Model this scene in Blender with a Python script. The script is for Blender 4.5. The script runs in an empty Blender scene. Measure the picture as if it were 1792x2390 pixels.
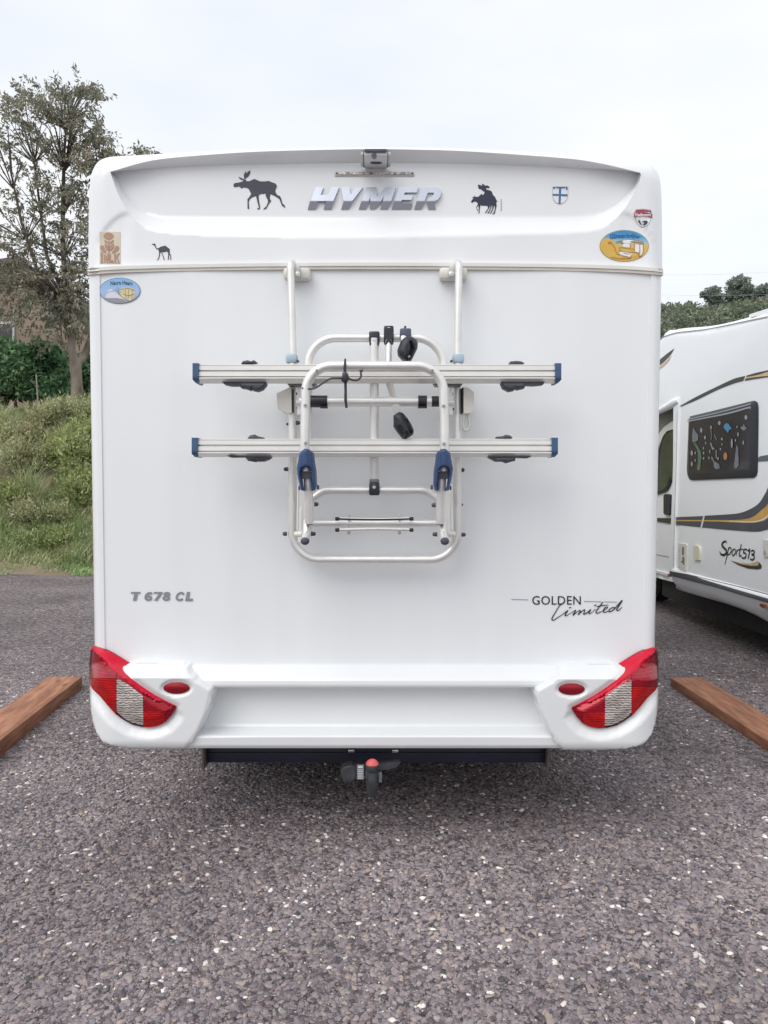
import bpy, bmesh, math, random
import numpy as np
from mathutils import Vector, Matrix
from mathutils.geometry import delaunay_2d_cdt

# ------------------------------------------------------------------ camera, sky, sun, exposure
random.seed(4)
rng = np.random.default_rng(7)
scene = bpy.context.scene
COL = scene.collection
D = 2.92          # metres from the lens to the rear wall of the motorhome (world y = 0)
H = 1.42          # lens height
F = 1700.0        # focal length in photo pixels (1792 x 2390)
CX, CY = 896.0, 1195.0
PITCH = math.atan(55.0 / F)

cam_d = bpy.data.cameras.new("camera")
cam = bpy.data.objects.new("camera", cam_d)
COL.objects.link(cam)
cam.location = (0, -D, H)
cam.rotation_euler = (math.pi / 2 - PITCH, 0, 0)
cam_d.sensor_fit = 'VERTICAL'
cam_d.sensor_height = 36.0
cam_d.sensor_width = 27.0
cam_d.lens = F / 2390.0 * 36.0
cam_d.clip_start = 0.05
cam_d.clip_end = 2000
scene.camera = cam

SUN_EL, SUN_AZ = math.radians(50), math.radians(222)   # azimuth clockwise from +y: behind the camera
world = bpy.data.worlds.new("World")
scene.world = world
world.use_nodes = True
wn, wl = world.node_tree.nodes, world.node_tree.links
wn.clear()
w_out = wn.new('ShaderNodeOutputWorld')
w_bg = wn.new('ShaderNodeBackground')
w_sky = wn.new('ShaderNodeTexSky')
w_sky.sky_type = 'NISHITA'
w_sky.sun_disc = False
w_sky.sun_elevation = SUN_EL
w_sky.sun_rotation = SUN_AZ
w_sky.air_density = 1.0
w_sky.dust_density = 2.5
w_tc = wn.new('ShaderNodeTexCoord')
w_map = wn.new('ShaderNodeMapping')
w_map.inputs['Scale'].default_value = (1.0, 1.0, 2.6)
w_noise = wn.new('ShaderNodeTexNoise')
w_noise.inputs['Scale'].default_value = 2.8
w_noise.inputs['Detail'].default_value = 5
w_noise.inputs['Roughness'].default_value = 0.5
w_ramp = wn.new('ShaderNodeValToRGB')        # cloud cover: thin to thick, pale everywhere
w_ramp.color_ramp.elements[0].position = 0.30
w_ramp.color_ramp.elements[0].color = (7.7, 8.15, 8.75, 1)
w_ramp.color_ramp.elements[1].position = 0.62
w_ramp.color_ramp.elements[1].color = (8.9, 8.95, 9.05, 1)
w_mix = wn.new('ShaderNodeMix')
w_mix.data_type = 'RGBA'
w_mix.inputs[0].default_value = 0.86
wl.new(w_tc.outputs['Generated'], w_map.inputs['Vector'])
wl.new(w_map.outputs[0], w_noise.inputs['Vector'])
wl.new(w_noise.outputs['Fac'], w_ramp.inputs[0])
wl.new(w_sky.outputs[0], w_mix.inputs[6])
wl.new(w_ramp.outputs[0], w_mix.inputs[7])
wl.new(w_mix.outputs[2], w_bg.inputs['Color'])
w_bg.inputs['Strength'].default_value = 0.10
wl.new(w_bg.outputs[0], w_out.inputs['Surface'])

sun_d = bpy.data.lights.new("sun", 'SUN')
sun_d.energy = 1.35
sun_d.angle = math.radians(50)
sun_d.color = (1.0, 0.97, 0.93)
sun = bpy.data.objects.new("sun", sun_d)
COL.objects.link(sun)
sdir = Vector((math.sin(SUN_AZ) * math.cos(SUN_EL), math.cos(SUN_AZ) * math.cos(SUN_EL), math.sin(SUN_EL)))
sun.rotation_euler = sdir.to_track_quat('Z', 'Y').to_euler()
sun.location = (0, -D - 20, 30)

scene.view_settings.view_transform = 'Standard'
scene.view_settings.look = 'None'
scene.view_settings.gamma = 1
scene.view_settings.use_curve_mapping = False
scene.view_settings.exposure = 0.34
scene.render.engine = 'CYCLES'
scene.cycles.use_denoising = True
scene.cycles.max_bounces = 8
scene.cycles.diffuse_bounces = 4
scene.cycles.glossy_bounces = 4
scene.cycles.transmission_bounces = 6
scene.cycles.transparent_max_bounces = 8

# ------------------------------------------------------------------ where a seen point stands
CP, SP = math.cos(PITCH), math.sin(PITCH)
def ray(px, py):
    u = (np.asarray(px, float) - CX) / F
    v = (CY - np.asarray(py, float)) / F
    return u, CP + v * SP, -SP + v * CP
def W(px, py, Y):                      # on the upright plane y = Y
    dx, dy, dz = ray(px, py)
    t = (Y + D) / dy
    return np.stack([dx * t, Y + 0 * t, H + dz * t], -1)
def VX(px, py, X):                     # on the upright plane x = X  -> (y, z)
    dx, dy, dz = ray(px, py)
    t = X / dx
    return np.stack([dy * t - D, H + dz * t], -1)
def w(px, py, Y):
    return Vector(W(px, py, Y).tolist())
S = D / F                              # metres per photo pixel on the rear wall

# ------------------------------------------------------------------ materials
def mat(name, col, rough=0.5, metal=0.0, coat=0.0, var=0.0, vscale=8.0, bump=0.0, bscale=60.0, rvar=0.0, trans=0.0, ior=1.5, spec=0.5, island=0.0, cols=None, detail=4, stretch=None, alpha=1.0, sub=0.0):
    m = bpy.data.materials.new(name)
    m.use_nodes = True
    n, l = m.node_tree.nodes, m.node_tree.links
    b = n['Principled BSDF']
    b.inputs['Base Color'].default_value = (*col, 1)
    b.inputs['Roughness'].default_value = rough
    b.inputs['Metallic'].default_value = metal
    b.inputs['Coat Weight'].default_value = coat
    b.inputs['Coat Roughness'].default_value = 0.06
    b.inputs['Transmission Weight'].default_value = trans
    b.inputs['IOR'].default_value = ior
    b.inputs['Specular IOR Level'].default_value = spec
    b.inputs['Alpha'].default_value = alpha
    tc = n.new('ShaderNodeTexCoord')
    src = tc.outputs['Object']
    if stretch:
        mp = n.new('ShaderNodeMapping')
        mp.inputs['Scale'].default_value = stretch
        l.new(src, mp.inputs[0])
        src = mp.outputs[0]
    if var > 0 or cols:
        t = n.new('ShaderNodeTexNoise')
        t.inputs['Scale'].default_value = vscale
        t.inputs['Detail'].default_value = detail
        l.new(src, t.inputs['Vector'])
        r = n.new('ShaderNodeValToRGB')
        if cols:
            r.color_ramp.elements[0].position = 0.3
            r.color_ramp.elements[1].position = 0.7
            r.color_ramp.elements[0].color = (*cols[0], 1)
            r.color_ramp.elements[1].color = (*cols[-1], 1)
            for i, c in enumerate(cols[1:-1]):
                e = r.color_ramp.elements.new(0.3 + 0.4 * (i + 1) / (len(cols) - 1))
                e.color = (*c, 1)
        else:
            r.color_ramp.elements[0].position = 0.3
            r.color_ramp.elements[1].position = 0.7
            r.color_ramp.elements[0].color = (*[max(0, c * (1 - var)) for c in col], 1)
            r.color_ramp.elements[1].color = (*[min(1, c * (1 + var)) for c in col], 1)
        l.new(t.outputs['Fac'], r.inputs[0])
        out = r.outputs[0]
        if island > 0:
            g = n.new('ShaderNodeNewGeometry')
            hs = n.new('ShaderNodeHueSaturation')
            mr = n.new('ShaderNodeMapRange')
            mr.inputs['To Min'].default_value = 1 - island
            mr.inputs['To Max'].default_value = 1 + island
            l.new(g.outputs['Random Per Island'], mr.inputs['Value'])
            l.new(mr.outputs[0], hs.inputs['Value'])
            l.new(out, hs.inputs['Color'])
            out = hs.outputs[0]
        l.new(out, b.inputs['Base Color'])
    if rvar > 0:
        t2 = n.new('ShaderNodeTexNoise')
        t2.inputs['Scale'].default_value = vscale * 2.3
        t2.inputs['Detail'].default_value = 5
        l.new(src, t2.inputs['Vector'])
        mr = n.new('ShaderNodeMapRange')
        mr.inputs['To Min'].default_value = max(0.02, rough - rvar)
        mr.inputs['To Max'].default_value = min(1, rough + rvar)
        l.new(t2.outputs['Fac'], mr.inputs['Value'])
        l.new(mr.outputs[0], b.inputs['Roughness'])
    if bump > 0:
        t3 = n.new('ShaderNodeTexNoise')
        t3.inputs['Scale'].default_value = bscale
        t3.inputs['Detail'].default_value = 5
        l.new(src, t3.inputs['Vector'])
        bp = n.new('ShaderNodeBump')
        bp.inputs['Strength'].default_value = bump
        bp.inputs['Distance'].default_value = 0.01
        l.new(t3.outputs['Fac'], bp.inputs['Height'])
        l.new(bp.outputs[0], b.inputs['Normal'])
    if sub > 0:
        b.inputs['Subsurface Weight'].default_value = sub
        b.inputs['Subsurface Scale'].default_value = 0.02
    return m

M = {}
M['gelcoat'] = mat('white_gelcoat', (0.80, 0.815, 0.83), 0.34, coat=0.35, var=0.018, vscale=3.0, rvar=0.08, bump=0.012, bscale=9)
M['panel'] = mat('white_painted_sheet', (0.80, 0.82, 0.84), 0.36, coat=0.25, var=0.015, vscale=1.6, stretch=(5, 1, .5), detail=9, rvar=0.08, bump=0.02, bscale=3)
M['bumper'] = mat('white_bumper_plastic', (0.745, 0.76, 0.77), 0.34, coat=0.4, var=0.02, vscale=4, rvar=0.08)
M['trim'] = mat('cream_rubber_trim', (0.62, 0.59, 0.53), 0.5, var=0.08, vscale=12)
M['cream'] = mat('cream_plastic', (0.70, 0.68, 0.62), 0.42, var=0.04, vscale=20)
M['grey_plastic'] = mat('grey_white_plastic', (0.56, 0.56, 0.55), 0.45, var=0.05, vscale=20)
M['alu'] = mat('brushed_aluminium', (0.80, 0.79, 0.77), 0.38, metal=0.6, var=0.05, vscale=14, rvar=0.08, bump=0.03, bscale=200)
M['rail'] = mat('anodised_rail', (0.83, 0.82, 0.79), 0.40, metal=0.25, var=0.03, vscale=20, rvar=0.06)
M['steel'] = mat('zinc_steel', (0.55, 0.54, 0.52), 0.35, metal=0.9, var=0.15, vscale=60, rvar=0.1)
M['navy'] = mat('navy_blue_plastic', (0.030, 0.065, 0.17), 0.42, var=0.15, vscale=30, bump=0.05, bscale=300)
M['capblue'] = mat('blue_end_cap_plastic', (0.045, 0.10, 0.20), 0.42, var=0.12, vscale=30)
M['skyblue'] = mat('pale_blue_plastic', (0.36, 0.47, 0.55), 0.45, var=0.08, vscale=30)
M['black'] = mat('black_plastic', (0.018, 0.020, 0.028), 0.38, var=0.3, vscale=30, bump=0.05, bscale=200)
M['darkgrey'] = mat('charcoal_plastic', (0.055, 0.058, 0.075), 0.5, var=0.2, vscale=30)
M['rubber'] = mat('tyre_rubber', (0.018, 0.018, 0.019), 0.85, var=0.3, vscale=20, bump=0.2)
M['underbody'] = mat('dark_underbody', (0.02, 0.02, 0.022), 0.8, var=0.3, vscale=6)
M['beam'] = mat('navy_black_steel_beam', (0.008, 0.010, 0.028), 0.45, var=0.3, vscale=10, rvar=0.1)
M['decal'] = mat('charcoal_vinyl', (0.045, 0.045, 0.068), 0.45, var=0.1, vscale=40)
M['decal2'] = mat('blue_black_vinyl', (0.022, 0.025, 0.055), 0.42, var=0.1, vscale=40)
M['ink'] = mat('black_print', (0.012, 0.010, 0.012), 0.5, var=0.1, vscale=40)
M['greyprint'] = mat('grey_print', (0.24, 0.25, 0.27), 0.45, var=0.06, vscale=40)
M['linegrey'] = mat('fine_grey_line', (0.28, 0.28, 0.29), 0.5, var=0.06, vscale=40)
M['chrome'] = mat('satin_chrome', (0.50, 0.53, 0.60), 0.34, metal=0.8, var=0.03, vscale=30)
M['gelcoat2'] = mat('bright_white_gelcoat', (0.88, 0.90, 0.915), 0.30, coat=0.35, var=0.012, vscale=2.0, rvar=0.06, bump=0.012, bscale=5)
M['tan'] = mat('tan_print', (0.62, 0.45, 0.27), 0.45, var=0.08, vscale=20)
M['gold'] = mat('golden_vinyl', (0.62, 0.37, 0.09), 0.42, var=0.12, vscale=5)
M['stripe'] = mat('slate_vinyl', (0.070, 0.075, 0.090), 0.4, var=0.15, vscale=4)
M['stripe2'] = mat('dark_brown_vinyl', (0.045, 0.038, 0.034), 0.4, var=0.15, vscale=4)
M['redsolid'] = mat('solid_red_plastic', (0.56, 0.004, 0.030), 0.42, coat=0.0, spec=0.3, var=0.08, vscale=10)
M['glassdark'] = mat('dark_tinted_glass', (0.035, 0.030, 0.032), 0.12, var=0.25, vscale=3, spec=0.6)
M['amber'] = mat('brown_amber_lens', (0.33, 0.10, 0.035), 0.3, coat=0.4, var=0.2, vscale=60)
M['bark'] = mat('pale_smooth_bark', (0.24, 0.20, 0.165), 0.85, bump=0.25, bscale=14, cols=[(0.13, 0.105, 0.085), (0.25, 0.21, 0.17), (0.34, 0.30, 0.25)], vscale=5, stretch=(1, 1, 0.4))
M['twig'] = mat('brown_twig_bark', (0.085, 0.07, 0.055), 0.9, var=0.3, vscale=12)
M['redprint'] = mat('red_print', (0.36, 0.05, 0.08), 0.5, var=0.08, vscale=30)
M['whiteprint'] = mat('white_print', (0.78, 0.78, 0.79), 0.5, var=0.03, vscale=30)
M['blueprint'] = mat('blue_print', (0.05, 0.17, 0.34), 0.5, var=0.08, vscale=30)

def lens_material(name, c1, c2, scale, rough=0.04, metal=0.4, bump=.16):
    """moulded reflector optics seen through a clear or red cover: cells, fine ribs, gloss coat"""
    m = bpy.data.materials.new(name)
    m.use_nodes = True
    n, l = m.node_tree.nodes, m.node_tree.links
    b = n['Principled BSDF']
    tc = n.new('ShaderNodeTexCoord')
    wv = n.new('ShaderNodeTexWave')
    wv.wave_type = 'BANDS'
    wv.bands_direction = 'Z'
    wv.inputs['Scale'].default_value = scale
    wv.inputs['Distortion'].default_value = 4.5
    wv.inputs['Detail Scale'].default_value = 2.5
    wv.inputs['Detail'].default_value = 2
    ns = n.new('ShaderNodeTexNoise')
    ns.inputs['Scale'].default_value = 16
    ns.inputs['Detail'].default_value = 3
    l.new(tc.outputs['Object'], wv.inputs['Vector'])
    l.new(tc.outputs['Object'], ns.inputs['Vector'])
    mul = n.new('ShaderNodeMath'); mul.operation = 'MULTIPLY'
    l.new(wv.outputs['Fac'], mul.inputs[0])
    l.new(ns.outputs['Fac'], mul.inputs[1])
    r = n.new('ShaderNodeValToRGB')
    r.color_ramp.elements[0].position = 0.05
    r.color_ramp.elements[0].color = (*c1, 1)
    r.color_ramp.elements[1].position = 0.6
    r.color_ramp.elements[1].color = (*c2, 1)
    l.new(mul.outputs[0], r.inputs[0])
    l.new(r.outputs[0], b.inputs['Base Color'])
    bp = n.new('ShaderNodeBump')
    bp.inputs['Strength'].default_value = bump
    bp.inputs['Distance'].default_value = 0.006
    l.new(wv.outputs['Fac'], bp.inputs['Height'])
    l.new(bp.outputs[0], b.inputs['Normal'])
    b.inputs['Roughness'].default_value = 0.22
    b.inputs['Metallic'].default_value = metal
    b.inputs['Coat Weight'].default_value = 0.5
    b.inputs['Specular IOR Level'].default_value = 0.25
    b.inputs['Coat Roughness'].default_value = rough
    return m
M['lens_red'] = lens_material('dark_red_lens', (0.27, 0.001, 0.012), (0.42, 0.002, 0.018), 34)
M['lens_bright'] = lens_material('bright_red_lens', (0.42, 0.001, 0.008), (0.80, 0.015, 0.010), 34)
M['lens_clear'] = lens_material('clear_ribbed_lens', (0.20, 0.155, 0.135), (0.90, 0.87, 0.84), 34, metal=0.35, bump=.16)  # brown to white range paints shading and reflections into the lens colour
M['reflector'] = lens_material('red_reflector', (0.22, 0.003, 0.012), (0.40, 0.008, 0.02), 90)

# ------------------------------------------------------------------ objects
def tag(o, label=None, cat=None, group=None, kind=None):
    if label: o['label'] = label
    if cat: o['category'] = cat
    if group: o['group'] = group
    if kind: o['kind'] = kind
    return o
def empty(name, loc=(0, 0, 0), parent=None):
    o = bpy.data.objects.new(name, None)
    o.location = loc
    o.empty_display_size = 0.1
    COL.objects.link(o)
    if parent: o.parent = parent
    return o
def link(name, me, m, parent=None):
    o = bpy.data.objects.new(name, me)
    if m is not None and not me.materials: me.materials.append(m)
    COL.objects.link(o)
    if parent:
        o.parent = parent
        base = parent.location.copy()
        q = parent.parent
        while q:
            base += q.location
            q = q.parent
        if base.length > 0:
            o.location = -base
    return o
def finish(bm, name, m, parent=None, smooth=True, ang=35, recalc=False):
    if recalc: bmesh.ops.recalc_face_normals(bm, faces=bm.faces)
    ca = math.radians(ang)
    for f in bm.faces: f.smooth = smooth
    if smooth:
        for e in bm.edges:
            if len(e.link_faces) == 2:
                if e.calc_face_angle(0) > ca: e.smooth = False
    me = bpy.data.meshes.new(name)
    bm.to_mesh(me)
    bm.free()
    return link(name, me, m, parent)
def box(bm, c, s, bevel=0.0, rot=None, seg=2):
    r = bmesh.ops.create_cube(bm, size=1.0)
    vs = r['verts']
    bmesh.ops.scale(bm, vec=s, verts=vs)
    if bevel > 0:
        es = list({e for v in vs for e in v.link_edges})
        o = bmesh.ops.bevel(bm, geom=es, offset=bevel, segments=seg, affect='EDGES', profile=0.5)
        vs = list({v for f in o['faces'] for v in f.verts} | {v for v in vs if v.is_valid})
    if rot is not None: bmesh.ops.rotate(bm, cent=(0, 0, 0), matrix=rot, verts=vs)
    bmesh.ops.translate(bm, vec=c, verts=vs)
    return vs
def boxo(name, c, s, m, parent=None, bevel=0.003, rot=None):
    bm = bmesh.new()
    box(bm, c, s, bevel, rot)
    return finish(bm, name, m, parent)
def frames(pts):
    ts = []
    for i in range(len(pts)):
        a = pts[max(0, i - 1)]; b = pts[min(len(pts) - 1, i + 1)]
        ts.append((b - a).normalized())
    t0 = ts[0]
    up = Vector((0, 0, 1)) if abs(t0.z) < 0.9 else Vector((0, 1, 0))
    n = (up - t0 * up.dot(t0)).normalized()
    out = []
    for t in ts:
        n = (n - t * n.dot(t)).normalized()
        out.append((t, n, t.cross(n)))
    return out
def tube(bm, pts, r, n=14, cap=True, flat=1.0):
    pts = [Vector(p) for p in pts]
    if not hasattr(r, '__len__'): r = [r] * len(pts)
    fr = frames(pts)
    rings = []
    for p, (t, a, b), rr in zip(pts, fr, r):
        rings.append([bm.verts.new(p + a * (rr * math.cos(k * 2 * math.pi / n)) + b * (rr * flat * math.sin(k * 2 * math.pi / n))) for k in range(n)])
    for i in range(len(rings) - 1):
        for k in range(n):
            bm.faces.new((rings[i][k], rings[i][(k + 1) % n], rings[i + 1][(k + 1) % n], rings[i + 1][k]))
    if cap:
        bm.faces.new(list(reversed(rings[0])))
        bm.faces.new(rings[-1])
def tubeo(name, pts, r, m, parent=None, n=14, flat=1.0):
    bm = bmesh.new()
    tube(bm, pts, r, n, True, flat)
    return finish(bm, name, m, parent, recalc=True)
def rounded(pts, rad, n=8):
    """polyline with its inner corners turned into arcs"""
    pts = [Vector(p) for p in pts]
    if not hasattr(rad, '__len__'): rad = [rad] * len(pts)
    out = [pts[0]]
    for i in range(1, len(pts) - 1):
        a, b, c = pts[i - 1], pts[i], pts[i + 1]
        u = (a - b).normalized(); v = (c - b).normalized()
        th = u.angle(v)
        d = min(rad[i] / math.tan(th / 2), (a - b).length * .49, (c - b).length * .49)
        R = d * math.tan(th / 2)
        cen = b + (u + v).normalized() * (R / math.sin(th / 2))
        p0, p1 = b + u * d, b + v * d
        e0, e1 = (p0 - cen), (p1 - cen)
        an = e0.angle(e1)
        ax = e0.cross(e1).normalized()
        for k in range(n + 1):
            out.append(cen + Matrix.Rotation(an * k / n, 3, ax) @ e0)
    out.append(pts[-1])
    return out
def spline(pts, n=6):
    """Catmull-Rom through 2D or 3D points"""
    p = np.array(pts, float)
    q = np.vstack([2 * p[0] - p[1], p, 2 * p[-1] - p[-2]])
    out = []
    for i in range(1, len(q) - 2):
        for t in np.linspace(0, 1, n, endpoint=False):
            out.append(0.5 * ((2 * q[i]) + (-q[i - 1] + q[i + 1]) * t + (2 * q[i - 1] - 5 * q[i] + 4 * q[i + 1] - q[i + 2]) * t * t + (-q[i - 1] + 3 * q[i] - 3 * q[i + 1] + q[i + 2]) * t ** 3))
    out.append(p[-1])
    return np.array(out)
def resample_closed(poly, n=5):
    p = np.array(poly, float)
    q = np.vstack([p[-1], p, p[0], p[1]])
    out = []
    for i in range(1, len(q) - 2):
        for t in np.linspace(0, 1, n, endpoint=False):
            out.append(0.5 * ((2 * q[i]) + (-q[i - 1] + q[i + 1]) * t + (2 * q[i - 1] - 5 * q[i] + 4 * q[i + 1] - q[i + 2]) * t * t + (-q[i - 1] + 3 * q[i] - 3 * q[i + 1] + q[i + 2]) * t ** 3))
    return np.array(out)
def seg_dist(P, line, closed=True):
    P = np.asarray(P, float); L = np.asarray(line, float)
    A = L if closed else L[:-1]
    B = np.roll(L, -1, 0) if closed else L[1:]
    best = np.full(len(P), 1e9)
    for a, b in zip(A, B):
        ab = b - a
        den = ab.dot(ab) + 1e-12
        t = np.clip(((P - a) @ ab) / den, 0, 1)
        d = np.hypot(*(P - a - t[:, None] * ab).T)
        best = np.minimum(best, d)
    return best
def inside(P, poly):
    P = np.asarray(P, float); L = np.asarray(poly, float)
    r = np.zeros(len(P), bool)
    x, y = P[:, 0], P[:, 1]
    for (x0, y0), (x1, y1) in zip(L, np.roll(L, -1, 0)):
        c = ((y0 > y) != (y1 > y))
        xi = (x1 - x0) * (y - y0) / ((y1 - y0) + 1e-12) + x0
        r ^= c & (x < xi)
    return r
def wall_map(P, h):
    return W(P[:, 0], P[:, 1], h)
def side_map(X):
    def f(P, h):
        return np.stack([X + h, P[:, 0], P[:, 1]], -1)
    return f
def relief(name, poly, hfun, m, parent=None, step=0, back=None, mapper=wall_map, smooth=True, ang=50, flip=False, thick=None, backdir=None, creases=()):
    """outline meshed with a fine grid that follows the crease lines, lifted to depth hfun; the rim runs straight back, so the piece has its real thickness"""
    bm = bmesh.new()
    poly = np.asarray(poly, float)
    if not step:
        bm.faces.new([bm.verts.new((p[0], p[1], 0)) for p in poly]).normal_update()
        bmesh.ops.triangulate(bm, faces=bm.faces[:], ngon_method='BEAUTY')
    else:
        st = np.array(step if hasattr(step, '__len__') else (step, step), float)
        def dens(L, closed):
            L = np.asarray(L, float); out = []
            for a, b in zip(L if closed else L[:-1], np.roll(L, -1, 0) if closed else L[1:]):
                k = max(1, int(math.ceil(np.hypot(*((b - a) / st)) / 1.3)))
                out += [a + (b - a) * t for t in np.arange(k) / k]
            if not closed: out.append(L[-1])
            return np.array(out)
        rim = dens(poly, True)
        cr = [dens(c, cl) for c, cl in creases]
        lo, hi = poly.min(0), poly.max(0)
        gx, gy = np.meshgrid(np.arange(lo[0] + st[0] * .5, hi[0], st[0]), np.arange(lo[1] + st[1] * .5, hi[1], st[1]))
        G = np.stack([gx.ravel(), gy.ravel()], -1)
        ok = inside(G, poly) & (seg_dist(G / st, rim / st) > .55)
        for c, (_, cl) in zip(cr, creases): ok &= seg_dist(G / st, c / st, cl) > .55
        G = G[ok]
        pts = [rim]; edges = [(i, (i + 1) % len(rim)) for i in range(len(rim))]; base = len(rim)
        for c, (_, cl) in zip(cr, creases):
            pts.append(c)
            edges += [(base + i, base + i + 1) for i in range(len(c) - 1)] + ([(base + len(c) - 1, base)] if cl else [])
            base += len(c)
        pts.append(G)
        allp = np.vstack(pts)
        vo, eo, fo, _, _, _ = delaunay_2d_cdt([Vector(((p[0] - lo[0]) / st[0], (p[1] - lo[1]) / st[1])) for p in allp], edges, [], 0, 1e-5, False)
        V2_ = np.array([(v.x * st[0] + lo[0], v.y * st[1] + lo[1]) for v in vo])
        fo = [list(f) for f in fo]
        keep = inside(np.array([V2_[f].mean(0) for f in fo]), rim)
        vs = [bm.verts.new((a, b, 0)) for a, b in V2_]
        for f, kp in zip(fo, keep):
            if not kp: continue
            try: bm.faces.new([vs[i] for i in f])
            except ValueError: pass
        for v in [v for v in bm.verts if not v.link_faces]: bm.verts.remove(v)
    bm.verts.ensure_lookup_table()
    P = np.array([(v.co.x, v.co.y) for v in bm.verts])
    h = hfun(P) if callable(hfun) else np.full(len(P), float(hfun))
    Q = mapper(P, h)
    for v, q in zip(bm.verts, Q): v.co = q
    if thick or back is not None:
        be = [e for e in bm.edges if len(e.link_faces) == 1]
        r = bmesh.ops.extrude_edge_only(bm, edges=be)
        nv = [g for g in r['geom'] if isinstance(g, bmesh.types.BMVert)]
        dr = Vector(backdir) if backdir is not None else Vector((0, 1, 0))
        k = 0 if abs(dr.x) > .5 else 1
        for v in nv:
            if thick: v.co += dr * thick
            else: v.co[k] = max(back, v.co[k] + .002)
    bmesh.ops.recalc_face_normals(bm, faces=bm.faces)
    # make the front face look at the viewer
    s = Vector((0, 0, 0))
    for f in bm.faces: s += f.normal * f.calc_area()
    dr = Vector(backdir) if backdir is not None else Vector((0, 1, 0))
    if s.dot(dr) > 0: bmesh.ops.reverse_faces(bm, faces=bm.faces[:])
    return finish(bm, name, m, parent, smooth, ang)
def decal(name, polys, depth, m, parent=None, mapper=wall_map, thick=0.0008, backdir=None):
    """thin printed or cut vinyl pieces, joined in one mesh; later pieces sit a hair in front of earlier ones"""
    bm = bmesh.new()
    for k, poly in enumerate(polys):
        tmp = bmesh.new()
        tmp.faces.new([tmp.verts.new((p[0], p[1], 0)) for p in poly]).normal_update()
        bmesh.ops.triangulate(tmp, faces=tmp.faces[:])
        tmp.verts.ensure_lookup_table(); tmp.verts.index_update()
        P = np.array([(v.co.x, v.co.y) for v in tmp.verts])
        h = (depth(P) if callable(depth) else np.full(len(P), float(depth))) - 0.00012 * k
        Q = mapper(P, h)
        vs = [bm.verts.new(q) for q in Q]
        for f in tmp.faces:
            try: bm.faces.new([vs[v.index] for v in f.verts])
            except ValueError: pass
        tmp.free()
    for f in bm.faces: f.normal_update()
    dr = Vector(backdir) if backdir is not None else Vector((0, 1, 0))
    rev = [f for f in bm.faces if f.normal.dot(dr) > 0]
    if rev: bmesh.ops.reverse_faces(bm, faces=rev)
    return finish(bm, name, m, parent, smooth=False)
def ribbon(pts, wd, sm=True, n=5):
    """stroke of width wd along points -> one polygon per stroke"""
    p = spline(pts, n) if sm and len(pts) > 2 else np.array(pts, float)
    t = np.gradient(p, axis=0)
    t /= np.hypot(t[:, 0], t[:, 1])[:, None] + 1e-9
    nn = np.stack([-t[:, 1], t[:, 0]], -1)
    ww = np.full(len(p), wd / 2) if not hasattr(wd, '__len__') else np.interp(np.linspace(0, 1, len(p)), np.linspace(0, 1, len(wd)), wd) / 2
    return [np.array([p[i] + nn[i] * ww[i], p[i + 1] + nn[i + 1] * ww[i + 1], p[i + 1] - nn[i + 1] * ww[i + 1], p[i] - nn[i] * ww[i]]) for i in range(len(p) - 1)]
def strokes(name, lines, depth, m, parent=None, mapper=wall_map, sm=True, backdir=None):
    bm = bmesh.new()
    for k, (pts, wd) in enumerate(lines):
        p = spline(pts, 5) if sm and len(pts) > 2 else np.array(pts, float)
        t = np.gradient(p, axis=0)
        t /= np.hypot(t[:, 0], t[:, 1])[:, None] + 1e-9
        nn = np.stack([-t[:, 1], t[:, 0]], -1)
        ww = np.full(len(p), wd / 2.0) if not hasattr(wd, '__len__') else np.interp(np.linspace(0, 1, len(p)), np.linspace(0, 1, len(wd)), wd) / 2.0
        A = p + nn * ww[:, None]; B = p - nn * ww[:, None]
        h = (depth(p) if callable(depth) else np.full(len(p), float(depth))) - 0.00012 * k
        a = [bm.verts.new(q) for q in mapper(A, h)]
        b = [bm.verts.new(q) for q in mapper(B, h)]
        for i in range(len(p) - 1):
            bm.faces.new((a[i], a[i + 1], b[i + 1], b[i]))
    for f in bm.faces: f.normal_update()
    dr = Vector(backdir) if backdir is not None else Vector((0, 1, 0))
    rev = [f for f in bm.faces if f.normal.dot(dr) > 0]
    if rev: bmesh.ops.reverse_faces(bm, faces=rev)
    return finish(bm, name, m, parent, smooth=False)
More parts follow.
